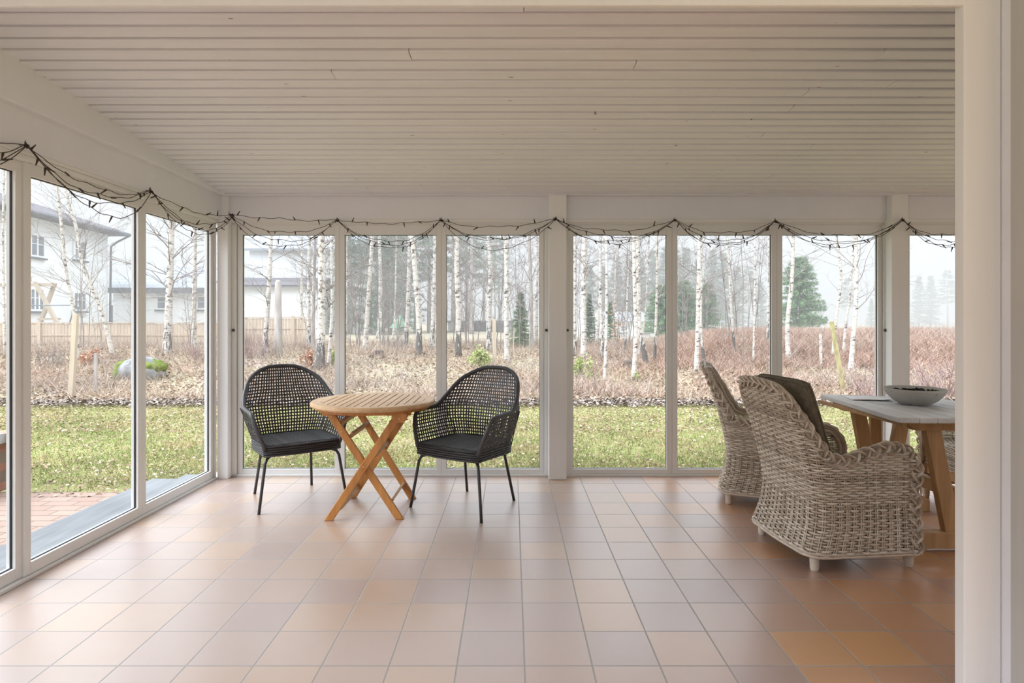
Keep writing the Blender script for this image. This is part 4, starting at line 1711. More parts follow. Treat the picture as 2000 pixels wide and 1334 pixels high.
protoS = [sapling('bare_sapling', 'leafless grey multi-stemmed sapling in the misty thicket behind the birches', 'grey saplings of the thicket', 3.2 + .5 * q, 3 + q % 2) for q in range(3)]
spots = []
for _ in range(44):
    sec = random.random()
    if sec < .60:
        u = random.uniform(680, 1300)
    elif sec < .85:
        u = random.uniform(40, 660)
    else:
        u = random.uniform(1330, 1500)
    Y = random.uniform(17, 25)
    spots.append(((u - U0) / F * Y, Y))
for i, (x, y) in enumerate(spots):
    o = protoS[i] if i < 3 else copy_tree(protoS[i % 3])
    o.location = (x, y, ground(x, y))
    s = random.uniform(.75, 1.35)
    o.scale = (s, s, s)
    o.rotation_euler = (0, 0, random.uniform(0, 6.28))


# conifers
def needle_tris(pts_dirs, n, L, wd):
    V = []
    for P, d in pts_dirs:
        k = n
        a = RNG.normal(0, 1, (k, 3))
        a /= np.linalg.norm(a, axis=1)[:, None]
        dirs = a * .9 + np.array(d) * .7
        dirs /= np.linalg.norm(dirs, axis=1)[:, None]
        side = np.cross(dirs, RNG.normal(0, 1, (k, 3)))
        side /= np.linalg.norm(side, axis=1)[:, None]
        ll = RNG.uniform(.6, 1.2, (k, 1)) * L
        c = np.array(P) + RNG.normal(0, L * .25, (k, 3))
        tri = np.stack([c - side * wd / 2, c + side * wd / 2, c + dirs * ll], 1)
        V.append(tri)
    return np.concatenate(V)


def conifer(name, label, cat, h, rad, z0, mat, group=None, dens=1.0, shape=1.0, bare=False):
    r = thing(name, label, cat, (0, 0, 0), 0, group)
    mm = MB()
    mm.tube([(0, 0, -.1), (.02 * h * .1, 0, h * .4), (0, 0, h * .98)], [h * .017, h * .012, .01], 8)
    mm.build('trunk', MAT['bark'], r, smooth=True)
    pd = []
    nw = int((h - z0) / (h * .045))
    bm_ = MB()
    for k in range(nw):
        z = z0 + (h - z0) * k / nw
        t = (z - z0) / (h - z0)
        Lr = rad * ((1 - t) ** shape) * random.uniform(.75, 1.15) + .06 * rad
        if bare:
            Lr = rad * (math.sin(PI * min(1, .25 + .75 * t)) ** .7) * random.uniform(.6, 1.15) + .05
        nbq = 7
        for b in range(nbq):
            a = 2 * PI * (b + random.random()) / nbq
            dr = Vector((math.cos(a), math.sin(a), random.uniform(-.12, .3)))
            P0 = Vector((0, 0, z + random.uniform(-.02, .02) * h))
            ns_ = 6
            pr = [P0]
            for q in range(1, ns_ + 1):
                f = q / ns_
                p = P0 + dr * Lr * f + Vector((0, 0, -.12 * Lr * f * f + .10 * Lr * max(0, f - .6)))
                pr.append(p)
                if f > .25 or not bare:
                    pd.append((p, dr))
            bm_.tube(pr, [.006 * h * .3 * (1 - .7 * q / ns_) + .003 for q in range(ns_ + 1)], 3, cap=False)
    bm_.build('boughs', MAT['bark'], r)
    V = needle_tris(pd, int(15 * dens), rad * .135, rad * .028)
    tri_object('needles', V, MAT[mat], r)
    return r


def place(o, u, v, Y, s=1.0):
    x = (u - U0) / F * Y
    o.location = (x, Y, ground(x, Y) - .05)
    o.rotation_euler = (0, 0, random.uniform(0, 6.28))
    o.scale = (s, s, s)


# nearer conifers, each told apart by place
c = conifer('young_spruce', 'small dark green spruce behind the right black chair', 'tree', 1.9, .42, .05, 'needles_green', dens=1.5)
place(c, 1017, 672, 20)
c = conifer('young_pine', 'bright green bushy pine behind the white birch, left of the right post', 'tree', 3.6, 1.15, .25, 'needles_green', shape=.55, dens=1.6)
place(c, 1562, 640, 29)
c = conifer('young_pine', 'green pine bush beside the cabin, right of the middle post', 'tree', 2.6, 1.0, .2, 'needles_green', shape=.6, dens=1.4)
place(c, 1293, 640, 30)
c = conifer('young_pine', 'green pine bush left of the twin birches above the rattan chairs', 'tree', 2.7, 1.1, .2, 'needles_green', shape=.6, dens=1.4)
place(c, 1335, 640, 31)
c = conifer('young_pine', 'low green pine showing between the twin birches above the rattan chairs', 'tree', 2.5, .7, .2, 'needles_green', shape=.6, dens=1.4)
place(c, 1382, 640, 31)
c = conifer('young_spruce', 'slim dark spruce beside the thick pale birch by the middle post', 'tree', 1.9, .38, .05, 'needles', dens=1.4)
place(c, 1151, 660, 22)
c = conifer('young_spruce', 'slim spruce left of the white cabin', 'tree', 1.7, .34, .05, 'needles_green', dens=1.4)
place(c, 1192, 660, 24)
# misty forest: two models, then copies
sp0 = conifer('tall_spruce', 'tall dark spruce in the misty forest beyond the birches', 'tree', 9.0, 1.7, .6, 'needles', 'misty forest conifers', 1.0, .8)
pn0 = conifer('tall_pine', 'tall bare-stemmed pine in the misty forest beyond the birches', 'tree', 10.0, 1.6, 4.2, 'needles', 'misty forest conifers', 1.2, .6, True)
lst = [(684, 36, 's', 1.0), (700, 42, 's', 1.1), (722, 38, 'p', 1.0), (748, 44, 's', 1.1), (762, 37, 's', .9), (786, 46, 's', 1.1), (735, 50, 'p', 1.1), (812, 40, 'p', .9),
       (838, 42, 'p', .85), (885, 40, 'p', .9), (912, 44, 'p', .95), (945, 50, 'p', .9), (975, 55, 'p', .9), (640, 48, 'p', .9), (1152, 60, 's', .75), (1180, 66, 's', .9),
       (1205, 62, 's', .85), (1228, 68, 's', 1.0), (1252, 64, 's', .95), (1275, 66, 's', 1.05), (1300, 62, 's', .95), (1320, 66, 's', 1.05), (1340, 70, 's', 1.1), (1362, 66, 's', .85),
       (1392, 72, 's', 1.0), (1412, 70, 's', .95), (1440, 76, 's', .85), (1462, 80, 'p', .8), (1486, 82, 's', .75)]
fs_, fp_ = True, True
for (u, Y, k, s) in lst:
    if k == 's':
        o = sp0 if fs_ else copy_tree(sp0)
        fs_ = False
    else:
        o = pn0 if fp_ else copy_tree(pn0)
        fp_ = False
    place(o, u, 640, Y, s * random.uniform(.92, 1.08))
for (nm, base_, u, Y, s, lab) in (('tall_pine', pn0, 1655, 90, .75, 'faded pine right of the crooked birch, left of the right post'),
                                  ('tall_spruce', sp0, 1702, 95, .5, 'small faded spruce against the frame left of the right post'),
                                  ('tall_spruce', sp0, 1795, 105, .98, 'broad pale misty spruce above the bowl, left half of the narrow pane'),
                                  ('tall_spruce', sp0, 1818, 108, 1.02, 'pale misty spruce above the bowl, right of the broad one'),
                                  ('tall_pine', pn0, 1851, 104, .98, 'pale misty pine with a bare stem beside the column'),
                                  ('tall_spruce', sp0, 1600, 110, .6, 'palest small spruce right of the bright green pine')):
    o = copy_tree(base_)
    o['label'] = lab
    o.pop('group', None) if hasattr(o, 'pop') else None
    if 'group' in o:
        del o['group']
    place(o, u, 640, Y, s)


# leafy and twiggy bushes
def leafy_bush(name, label, u, v, wpx, hpx, mat, N=1400, size=.035):
    B = on_ground(u, v)
    r = thing(name, label, 'bush', B)
    R, Hh = wpx / 2 / F * B.y, hpx / F * B.y
    mm = MB()
    for k in range(9):
        a = random.uniform(0, 6.28)
        mm.tube([(0, 0, -.03), (R * .4 * math.cos(a), R * .4 * math.sin(a), Hh * .5), (R * .8 * math.cos(a), R * .8 * math.sin(a), Hh * random.uniform(.7, .95))], [.008, .006, .003], 4)
    mm.build('stems', MAT['twig'], r)
    V = np.zeros((N, 4, 3))
    k9 = RNG.normal(0, 1, (14, 3)) * np.array([R * .5, R * .5, Hh * .22]) + np.array([0, 0, Hh * .45])     # leaves sit in loose sprays
    c = k9[RNG.integers(0, 14, N)] + RNG.normal(0, 1, (N, 3)) * np.array([R * .22, R * .22, Hh * .16])
    c[:, 2] = np.abs(c[:, 2])
    a = RNG.normal(0, 1, (N, 3))
    a /= np.linalg.norm(a, axis=1)[:, None]
    b = np.cross(a, RNG.normal(0, 1, (N, 3)))
    b /= np.linalg.norm(b, axis=1)[:, None]
    s = RNG.uniform(.6, 1.2, (N, 1)) * size
    V[:, 0], V[:, 1], V[:, 2], V[:, 3] = c - a * s, c - b * s * .45, c + a * s, c + b * s * .45
    tri_object('leaves', V, MAT[mat], r, n=4)
    return r


leafy_bush('leafy_shrub', 'yellow-green shrub between the charred birch and the tan post', 936, 718, 46, 38, 'leaf_green', 1500, .03)
leafy_bush('leafy_shrub', 'low bright green shrub in the corner right of the middle post', 1126, 741, 34, 36, 'leaf_green', 1300, .03)
leafy_bush('leafy_shrub', 'small green plant at the foot of the slim clean birch', 652, 712, 18, 26, 'leaf_green', 500, .03)
leafy_bush('leafy_shrub', 'small green plant at the foot of the smooth white birch by the cabin', 1243, 746, 18, 18, 'leaf_green', 400, .025)
leafy_bush('oak_sapling', 'young oak still holding brown leaves left of the cabin', 1205, 676, 34, 120, 'leaf_rust', 160, .05)
leafy_bush('fern_clump', 'orange-brown dead fern between the stakes, wide left pane', 175, 712, 34, 26, 'leaf_rust', 700, .04)
leafy_bush('fern_clump', 'orange-brown dead fern left of the big black-footed birch', 601, 720, 22, 34, 'leaf_rust', 600, .035)


def twig_bush(name, label, u, v, wpx, hpx, mat='twig_purple', n=34):
    B = on_ground(u, v)
    r = thing(name, label, 'bush', B)
    R, Hh = wpx / 2 / F * B.y, hpx / F * B.y
    mm = MB()
    for k in range(n):
        a, q = random.uniform(0, 6.28), random.uniform(0, .8)
        st_ = (R * q * math.cos(a), R * q * math.sin(a), -.03)
        twiggy(mm, st_, (.35 * math.cos(a), .35 * math.sin(a), 1), Hh * random.uniform(.55, 1.05), .006, 1, 6, .03, 3)
    mm.build('bare_stems', MAT[mat], r)
    return r


twig_bush('bare_shrub', 'purple-brown twiggy shrub left of the snag behind the left black chair', 492, 700, 40, 70)
twig_bush('bare_shrub', 'purple-brown shrub round the foot of the slim birch by the corner', 392, 706, 56, 56)
twig_bush('bare_shrub', 'purple-brown twiggy shrub against the frame left of the right post', 1698, 782, 60, 84)
twig_bush('bare_shrub', 'tangled twiggy shrub left of the bowl, seen in the narrow pane', 1790, 778, 70, 70)
twig_bush('bare_shrub', 'tall dark twiggy shrub right of the bowl, seen in the narrow pane', 1846, 780, 60, 110)
twig_bush('bare_shrub', 'dark brush heap at the foot of the flaking birch by the green net', 776, 684, 36, 34, 'twig', 40)
twig_bush('bare_shrub', 'grey brush under the fence in the wide left pane', 100, 720, 60, 50, 'twig', 40)

# boulder with moss
B = on_ground(276, 738)
bo = thing('boulder', 'grey boulder with bright moss on the bank outside the left windows', 'rock', B)
m = MB()
m.blob((0, 0, .10), .42, 9, 1.15, .8, .75, .07)
m.build('stone', MAT['rock'], bo, smooth=True)
m = MB()
m.blob((-.30, -.02, .10), .22, 10, .95, 1.0, 1.1, .16)
m.blob((.20, -.0, .19), .25, 10, 1.2, 1.05, .7, .16)
m.build('moss_cushion', MAT['moss'], bo, smooth=True)
for (u, v, w, h, lab) in ((1228, 722, 24, 16, 'dark rotten stump left of the smooth white birch by the cabin'), (738, 698, 20, 13, 'dark stump in front of the leaning birch above the round table')):
    B = on_ground(u, v)
    s_ = w / 2 / F * B.y
    hh = h / F * B.y
    m = MB()
    m.tube([(0, 0, -.05), (.01, 0, hh * .4), (.02, 0, hh * .85), (.02, 0, hh)], [s_ * 1.3, s_ * 1.05, s_, s_ * .7], 11)
    o = m.build('tree_stump', m_noise('rotten_stump', srgb(70, 62, 58), srgb(112, 100, 92), (14, 14, 5), .95, .1, .5), loc=B)
    tag(o, lab, 'stump')


def stake(u0, v0, u1, v1, wpx, label, mat='stake', name='wooden_stake'):
    B = on_ground(u1, v1)
    P = Vector(px(u0, v0, B.y))
    m = MB()
    w = wpx / F * B.y
    m.bar((0, 0, -.1), P - B, w, w * .8, (0, 1, 0))
    o = m.build(name, MAT[mat], loc=B)
    tag(o, label, 'post')


stake(148, 613, 138, 778, 9, 'tall pale stake at the lawn edge, wide left pane')
stake(187, 690, 187, 768, 5, 'short grey stake right of the tall pale one, wide left pane', 'snag')
stake(965, 623, 966, 716, 7, 'tan wooden post left of the clean white birch')
stake(1004, 640, 1002, 700, 2, 'thin cane right of the clean white birch')
stake(1624, 628, 1650, 768, 7, 'leaning lichen-yellow stake left of the right post', 'lichen')
stake(1602, 652, 1604, 720, 4, 'short broken white stake left of the leaning lichen stake', 'birch', 'broken_stake')


# ------------------------------------------------------------------ houses, fence, garden things
def wall_box(mm, x0, x1, y0, y1, z0, z1):
    mm.box(x0, x1, y0, y1, z0, z1)


def hwin(parent, c, ax, w, h, panes=2):
    """casement window on a house wall: frame, panes, sill; ax = direction along the wall"""
    a = Vector(ax).normalized()
    nrm = Vector((a.y, -a.x, 0))
    c = Vector(c)
    f = MB()
    def bx(p0, p1, z0, z1, d0, d1, mm):
        q = [c + a * p0 + nrm * d0, c + a * p1 + nrm * d0, c + a * p1 + nrm * d1, c + a * p0 + nrm * d1]
        mm.hexa([tuple(k + Vector((0, 0, z0))) for k in q], [tuple(k + Vector((0, 0, z1))) for k in q])
    e = .09
    bx(-w / 2 - e, -w / 2, -h / 2 - e, h / 2 + e, 0, .06, f)
    bx(w / 2, w / 2 + e, -h / 2 - e, h / 2 + e, 0, .06, f)
    bx(-w / 2, w / 2, h / 2, h / 2 + e, 0, .06, f)
    bx(-w / 2, w / 2, -h / 2 - e, -h / 2, 0, .06, f)
    for k in range(1, panes):
        x = -w / 2 + w * k / panes
        bx(x - .04, x + .04, -h / 2, h / 2, 0, .05, f)
    bx(-w / 2, w / 2, h * .08 - .015, h * .08 + .015, 0, .045, f)
    fo = f.build('house_window', MAT['house'], parent)
    g = MB()
    bx(-w / 2, w / 2, -h / 2, h / 2, .005, .03, g)
    g.build('window_panes', MAT['house_glass'], fo)
    s = MB()
    bx(-w / 2 - .15, w / 2 + .15, -h / 2 - .17, -h / 2 - .09, 0, .12, s)
    s.build('window_sill', MAT['dark_trim'], fo)


h1 = thing('white_house', 'two-storey white house with dark tiled roof behind the fence, wide left pane', 'house', (0, 0, 0))
m = MB()
CX, CY = -21.9, 33.0
m.hexa([(-21.3, 23.0, -.6), (CX, CY, -.6), (-31, CY - .6, -.6), (-31, 22.4, -.6)][::-1], [(-21.3, 23.0, 5.95), (CX, CY, 5.95), (-31, CY - .6, 5.95), (-31, 22.4, 5.95)][::-1])
m.build('house_walls', MAT['house'], h1)
m = MB()
e0, e1 = (-20.6, 22.0, 5.98), (-21.05, 33.7, 5.98)
a0, a1 = (-25.9, 24.5, 7.85), (-26.1, 28.6, 7.85)
f0, f1 = (-31.6, 21.8, 5.98), (-31.6, 33.2, 5.98)
dn = lambda p: (p[0], p[1], p[2] - .14)
m.add([e0, e1, a1, a0, f0, f1, dn(e0), dn(e1), dn(f0), dn(f1)], [(0, 1, 2, 3), (1, 5, 2), (5, 4, 3, 2), (4, 0, 3), (6, 8, 9, 7), (0, 6, 7, 1), (1, 7, 9, 5), (5, 9, 8, 4), (4, 8, 6, 0)])
m.build('tiled_roof', MAT['roof'], h1)
m = MB()
m.tube([(-20.62, 22, 5.9), (-21.05, 33.75, 5.9)], .075, 8)
m.tube([(-21.1, 33.6, 5.85), (-21.5, 33.25, 5.5), (-21.75, 33.05, 5.2), (-21.80, 33.02, 0.2)], .055, 8)
m.build('gutter_downpipe', MAT['dark_trim'], h1)
wd = (Vector((CX, CY, 0)) - Vector((-21.3, 23, 0))).normalized()


def wallpt(u):
    k = (u - U0) / F
    # intersection of the sight line with the house wall
    ax, ay = -21.3, 23.0
    t = (k * ay - ax) / (wd.x - k * wd.y)
    return Vector((ax + wd.x * t, ay + wd.y * t, 0))


for (u, v0, v1, wpx) in ((71, 461, 499, 24), (155, 473, 505, 21), (70, 566, 604, 24), (154, 573, 604, 21)):
    p = wallpt(u)
    zc_ = CH - ((v0 + v1) / 2 - V0) / F * p.y
    hh = (v1 - v0) / F * p.y
    q0, q1 = wallpt(u - wpx / 2), wallpt(u + wpx / 2)
    hwin(h1, (p.x + .02, p.y, zc_), wd, (q1 - q0).length, hh, 3 if v0 > 520 else 2)

g1 = thing('white_outbuilding', 'long low white outbuilding with pale roof and two tiny windows behind the fence', 'house', (0, 0, 0))
m = MB()
m.box(-22.6, -17.3, 34.5, 40, -.6, 2.95)
m.box(-25, -22.0, 36.5, 40, -.6, 3.1)
m.build('house_walls', MAT['house'], g1)
m = MB()
m.hexa([(-23.2, 34.0, 2.86), (-17.1, 34.0, 2.86), (-17.1, 38.5, 4.6), (-23.2, 38.5, 4.6)], [(-23.2, 34.0, 3.0), (-17.1, 34.0, 3.0), (-17.1, 38.5, 4.75), (-23.2, 38.5, 4.75)])
m.build('pale_roof', MAT['roof_pale'], g1)
m = MB()
m.box(-23.2, -17.1, 33.9, 34.02, 2.72, 3.02)
m.build('fascia_board', MAT['dark_trim'], g1)
for u in (316, 394):
    hwin(g1, ((u - U0) / F * 34.48, 34.48, 2.2), (1, 0, 0), .42, .62, 1)
m = MB()
m.box(-24.0, -22.9, 36.35, 36.5, -.3, 2.1)
m.build('house_door', MAT['dark_trim'], g1)

g2 = thing('tall_white_house', 'white house with a dark lean-to roof behind the snag and the left black chair', 'house', (0, 0, 0))
m = MB()
m.box(-16.6, -11.6, 36.2, 41, -.6, 3.2)
m.box(-16.6, -9.6, 38.5, 46, -.6, 5.6)
m.build('house_walls', MAT['house'], g2)
m = MB()
m.hexa([(-17, 35.8, 3.15), (-11.4, 35.8, 3.15), (-11.4, 38.6, 3.75), (-17, 38.6, 3.75)], [(-17, 35.8, 3.3), (-11.4, 35.8, 3.3), (-11.4, 38.6, 3.9), (-17, 38.6, 3.9)])
m.build('lean_to_roof', MAT['roof'], g2)
m = MB()
m.hexa([(-17, 38.1, 5.55), (-9.2, 38.1, 5.55), (-9.2, 42.5, 7.4), (-17, 42.5, 7.4)], [(-17, 38.1, 5.7), (-9.2, 38.1, 5.7), (-9.2, 42.5, 7.55), (-17, 42.5, 7.55)])
m.build('main_roof', MAT['roof_pale'], g2)
hwin(g2, (px(644, 606, 38.45)[0], 38.45, 1.75), (1, 0, 0), .28, 1.1, 1)

g3 = thing('white_cabin', 'low white cabin with a small square window, right of the middle post', 'house', (0, 0, 0))
Yc = 46.0
x0_, x1_ = (1189 - U0) / F * Yc, (1292 - U0) / F * Yc
zb = ground(9, Yc) - .3
m = MB()
m.box(x0_, x1_, Yc, Yc + 4, zb, CH - (627 - V0) / F * Yc)
m.build('cabin_walls', MAT['house'], g3)
m = MB()
ze = CH - (630 - V0) / F * Yc
m.hexa([(x0_ - .3, Yc - .3, ze), (x1_ + .3, Yc - .3, ze), (x1_ + .3, Yc + 2.4, ze + .75), (x0_ - .3, Yc + 2.4, ze + .75)], [(x0_ - .3, Yc - .3, ze + .1), (x1_ + .3, Yc - .3, ze + .1), (x1_ + .3, Yc + 2.4, ze + .85), (x0_ - .3, Yc + 2.4, ze + .85)])
m.build('cabin_roof', MAT['roof_pale'], g3)
hwin(g3, ((1217 - U0) / F * Yc, Yc - .01, CH - (642 - V0) / F * Yc), (1, 0, 0), .32, .4, 1)
hwin(g3, ((1262 - U0) / F * Yc, Yc - .01, CH - (641 - V0) / F * Yc), (1, 0, 0), .3, .5, 1)

g4 = thing('gabled_white_house', 'white gable-ended house with sloping roof behind the thick pale birch', 'house', (0, 0, 0))
Yg4 = 52.0
q = lambda u, v: px(u, v, Yg4)
m = MB()
ring0 = [q(1128, 672), q(1196, 672), q(1196, 614), q(1150, 592), q(1128, 590)]
m.prism(ring0, [(a, b + 6, c_) for a, b, c_ in ring0])
m.build('house_walls', MAT['house'], g4)
m = MB()
ring0 = [q(1140, 590), q(1200, 613), q(1200, 617), q(1140, 594)]
m.prism([(a, b - .3, c_) for a, b, c_ in ring0], [(a, b + 6.3, c_) for a, b, c_ in ring0])
m.build('roof_slab', MAT['roof_pale'], g4)

g5 = thing('distant_white_house', 'distant white flat-roofed house behind the twin birches above the rattan chairs', 'house', (0, 0, 0))
Yd = 62.0
q = lambda u, v, d=0: tuple(np.array(px(u, v, Yd)) + np.array((0, d, 0)))
m = MB()
xa, xb, xm = px(1318, 0, Yd)[0], px(1412, 0, Yd)[0], px(1352, 0, Yd)[0]
m.box(xa, xm, Yd, Yd + 5, -1.6, CH - (620 - V0) / F * Yd)
m.box(xm, xb, Yd + .6, Yd + 5, -1.6, CH - (630 - V0) / F * Yd)
m.build('house_walls', MAT['house'], g5)
m = MB()
m.box(xm - .2, xb + .3, Yd + .2, Yd + 5.3, CH - (630 - V0) / F * Yd, CH - (626 - V0) / F * Yd)
m.box(xa - .3, xm + .2, Yd - .3, Yd + 5.3, CH - (620 - V0) / F * Yd, CH - (616 - V0) / F * Yd)
m.build('flat_roof', MAT['roof_pale'], g5)
hwin(g5, ((1362 - U0) / F * (Yd + .58), Yd + .58, CH - (640 - V0) / F * Yd), (1, 0, 0), .8, .5, 2)

g6 = thing('distant_roof_house', 'far pale low-roofed building right of the thin curved birch', 'house', (0, 0, 0))
Ye = 88.0
m = MB()
ring0 = [px(1458, 664, Ye), px(1502, 664, Ye), px(1502, 632, Ye), px(1490, 632, Ye), px(1458, 642, Ye)]
m.prism(ring0, [(a, b + 6, c_) for a, b, c_ in ring0])
m.build('house_walls', MAT['house'], g6)
m = MB()
ring0 = [px(1455, 644, Ye), px(1490, 633, Ye), px(1505, 631, Ye), px(1505, 629, Ye), px(1490, 630, Ye), px(1455, 641, Ye)]
m.prism([(a, b - .4, c_) for a, b, c_ in ring0], [(a, b + 6.4, c_) for a, b, c_ in ring0])
m.build('roof_slab', MAT['roof_pale'], g6)

g7 = thing('carport', 'open pale carport with a thin dark roof edge behind the grey pine', 'house', (0, 0, 0))
Yp = 44.0
xa, xb = px(862, 0, Yp)[0], px(1005, 0, Yp)[0]
m = MB()
m.box(xa, xb, Yp, Yp + 5, 1.02, 1.17)
m.build('roof_slab', MAT['dark_trim'], g7)
m = MB()
m.box(xa, xb, Yp + 4.4, Yp + 4.6, -1.0, 1.02)
m.build('rear_wall', MAT['house'], g7)
for k in range(5):
    x = xa + .2 + (xb - xa - .4) * k / 4
    m = MB()
    m.box(x - .05, x + .05, Yp + .05, Yp + .15, -1.0, 1.02)
    m.build('carport_post', MAT['dark_trim'], g7)


def fence_run(label, x0, x1, Y, z0, z1, step=2.0):
    r = thing('garden_fence', label, 'fence', (x0, Y, z0))
    h = z1 - z0
    m = MB()
    x = 0.0
    while x < x1 - x0 - .05:
        m.box(x + .010, x + .108, 0, .022, .02 + random.uniform(-.01, .01), h + random.uniform(-.012, .012))
        x += .12
    m.build('fence_boards', MAT['fence'], r)
    m = MB()
    m.box(0, x1 - x0, -.03, .05, h + .012, h + .05)
    m.box(0, x1 - x0, .023, .06, h * .25, h * .25 + .09)
    m.box(0, x1 - x0, -.03, 0, h * .62, h * .62 + .05)
    m.build('fence_rail', MAT['fence'], r)
    x = 0.0
    while x <= x1 - x0:
        m = MB()
        m.box(x - .06, x + .06, -.06, -.03, -.1, h + .09)
        m.build('fence_post', MAT['fence'], r)
        x += step
    return r


fence_run('pale vertical-board fence across the garden outside the left windows', -19.4, -9.95, 22.0, -.05, 1.10, 2.35)
fence_run('pale two-tier board fence behind the left black chair and the snag', -9.9, -7.3, 22.3, .25, 1.29, 1.9)

# swing
YS = 24.4
qs = lambda u, v, d=0: tuple(Vector(px(u, v, YS)) + Vector((0, d, 0)))
gz = lambda d: ground(-22, YS + d)
sw = thing('swing_set', 'wooden swing frame with crossed legs beyond the fence, wide left pane', 'swing', (0, 0, 0))
m = MB()
m.bar(qs(-60, 557), qs(104, 556), .14, .12)
m.build('top_beam', MAT['stake'], sw)
for (a, b, d) in (((76, 552), (124, 640), -.2), ((100, 552), (68, 640), .2)):
    m = MB()
    m.bar(qs(*a, d), qs(*b, d), .12, .12)
    m.build('leg', MAT['stake'], sw)
m = MB()
m.bar(qs(74, 623), qs(118, 623), .08, .08)
m.build('cross_brace', MAT['stake'], sw)
cf = thing('climbing_frame', 'thin grey tube climbing frame beside the wooden swing beyond the fence', 'climbing frame', (0, 0, 0))
for k, pp in enumerate((((88, 640), (98, 598), (103, 598), (102, 640)), ((165, 640), (178, 597), (184, 600), (183, 640)))):
    m = MB()
    m.tube([qs(*a, -1.2 + .3 * k) for a in pp], .028, 6)
    m.build('end_frame', MAT['metal_grey'], cf)
m = MB()
m.tube([qs(98, 598, -1.2), qs(180, 597, -.9)], .022, 6)
m.tube([qs(91, 630, -1.2), qs(172, 630, -.9)], .022, 6)
m.build('cross_tube', MAT['metal_grey'], cf)

# mint green net
YN = 29.5
nt_ = thing('goal_net', 'small mint green triangular net on the grass beyond the birches', 'net', (0, 0, 0))
m = MB()
A_, B_, C_ = Vector(px(784, 614, YN)), Vector(px(762, 640, YN)), Vector(px(776, 641, YN))
D_ = A_ + Vector((0, 1.2, -.55))
for k in range(9):
    t = k / 8
    m.tube([A_.lerp(B_, t), A_.lerp(B_, t).lerp(A_.lerp(C_, t), .5), A_.lerp(C_, t)], .016, 4)
    m.tube([A_, B_.lerp(C_, t)], .016, 4)
    m.tube([C_.lerp(D_, t), A_.lerp(D_, t)], .014, 4)
m.build('net_mesh', MAT['net'], nt_)
m = MB()
m.tube([A_, B_, C_, A_], .03, 6)
m.build('net_frame', MAT['net'], nt_)

# ================================================================== MIST, SKY, CAMERA
HAZE = 0.0125
if HAZE > 0:
    m = MB()
    m.box(-170, 170, 13.0, 175, -4, 30)
    hm = bpy.data.materials.new('winter_mist')
    hm.use_nodes = True
    nt = hm.node_tree
    nt.nodes.clear()
    out = nt.nodes.new('ShaderNodeOutputMaterial')
    vs = nt.nodes.new('ShaderNodeVolumeScatter')
    vs.inputs['Color'].default_value = (1, 1, 1, 1)
    vs.inputs['Density'].default_value = HAZE
    vs.inputs['Anisotropy'].default_value = 0.0
    vs.inputs['Density'].default_value = HAZE * 0.58
    va = nt.nodes.new('ShaderNodeVolumeAbsorption')
    va.inputs['Color'].default_value = (0, 0, 0, 1)
    va.inputs['Density'].default_value = HAZE * 0.42
    ad = nt.nodes.new('ShaderNodeAddShader')
    nt.links.new(vs.outputs[0], ad.inputs[0])
    nt.links.new(va.outputs[0], ad.inputs[1])
    nt.links.new(ad.outputs[0], out.inputs['Volume'])
    hz = m.build('mist', hm)
    tag(hz, 'pale winter mist over the gardens and the forest', 'mist', kind='stuff')

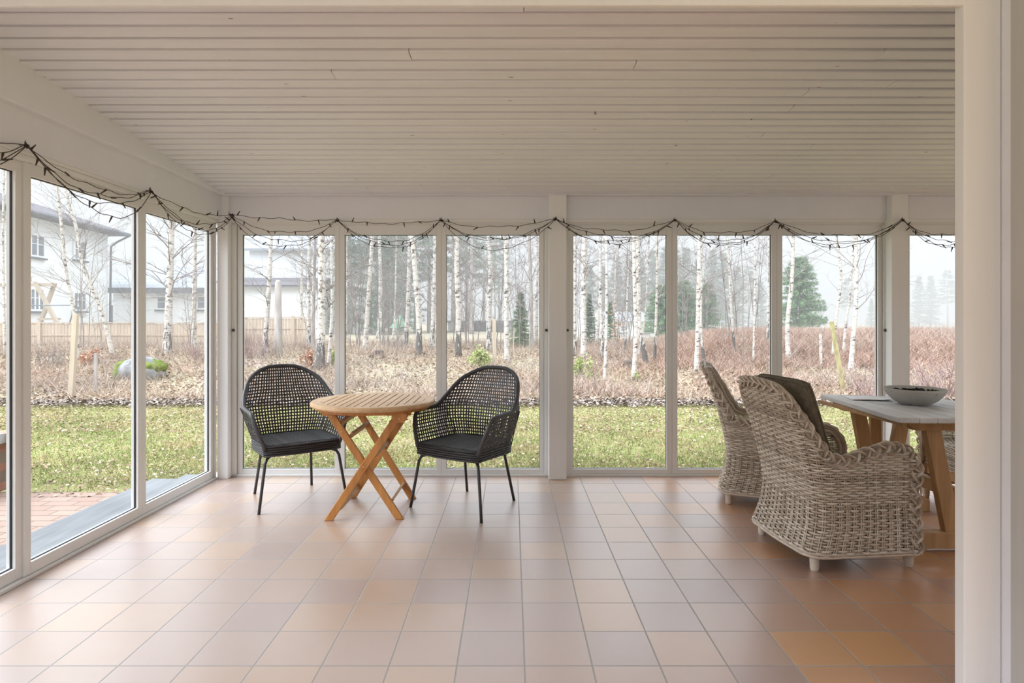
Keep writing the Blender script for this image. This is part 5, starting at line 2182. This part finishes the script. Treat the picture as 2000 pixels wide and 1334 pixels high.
w = bpy.data.worlds.new('overcast_sky')
SC.world = w
w.use_nodes = True
nt = w.node_tree
bg = nt.nodes['Background']
tc = nt.nodes.new('ShaderNodeTexCoord')
sp = nt.nodes.new('ShaderNodeSeparateXYZ')
rp = nt.nodes.new('ShaderNodeValToRGB')
nt.links.new(tc.outputs['Generated'], sp.inputs[0])
nt.links.new(sp.outputs[2], rp.inputs[0])
e = rp.color_ramp.elements
e[0].position, e[0].color = 0.0, (0.172, 0.176, 0.186, 1)
e[1].position, e[1].color = 0.27, (0.174, 0.178, 0.188, 1)
for p_, c_ in ((0.42, (0.80, 0.85, 0.93, 1)), (1.0, (0.80, 0.85, 0.93, 1))):
    q = e.new(p_)
    q.color = c_
# brighter patch of sky added high on the left, to lift the left floor
dt_ = nt.nodes.new('ShaderNodeVectorMath')
dt_.operation = 'DOT_PRODUCT'
dt_.inputs[1].default_value = Vector((-.78, -.12, .61)).normalized()
nt.links.new(tc.outputs['Generated'], dt_.inputs[0])
mx_ = nt.nodes.new('ShaderNodeMath')
mx_.operation = 'MAXIMUM'
mx_.inputs[1].default_value = 0.0
nt.links.new(dt_.outputs['Value'], mx_.inputs[0])
pw_ = nt.nodes.new('ShaderNodeMath')
pw_.operation = 'POWER'
pw_.inputs[1].default_value = 6.0
nt.links.new(mx_.outputs[0], pw_.inputs[0])
ma_ = nt.nodes.new('ShaderNodeMath')
ma_.operation = 'MULTIPLY_ADD'
ma_.inputs[1].default_value = 2.6
ma_.inputs[2].default_value = 0.86
nt.links.new(pw_.outputs[0], ma_.inputs[0])
vm_ = nt.nodes.new('ShaderNodeVectorMath')
vm_.operation = 'SCALE'
nt.links.new(rp.outputs[0], vm_.inputs[0])
nt.links.new(ma_.outputs[0], vm_.inputs['Scale'])
nt.links.new(vm_.outputs[0], bg.inputs['Color'])
bg.inputs['Strength'].default_value = 4.9

cam = bpy.data.cameras.new('camera')
cam.sensor_width = 36.0
cam.lens = 36.0 * F / 2000.0
cam.shift_y = -(667 - V0) / 2000.0
cam.clip_end = 600
co = bpy.data.objects.new('camera', cam)
COL.objects.link(co)
co.location = (0, 0, CH)
co.rotation_euler = (PI / 2, 0, 0)
SC.camera = co

SC.view_settings.view_transform = 'Standard'
SC.view_settings.look = 'None'
SC.view_settings.gamma = 1.0
SC.view_settings.use_curve_mapping = False
SC.view_settings.exposure = 0.0
cy = SC.cycles
cy.max_bounces = 8
cy.diffuse_bounces = 5
cy.glossy_bounces = 3
cy.transmission_bounces = 4
cy.transparent_max_bounces = 24
cy.volume_bounces = 1
cy.caustics_reflective = False
cy.caustics_refractive = False
cy.sample_clamp_indirect = 8.0
cy.use_denoising = True
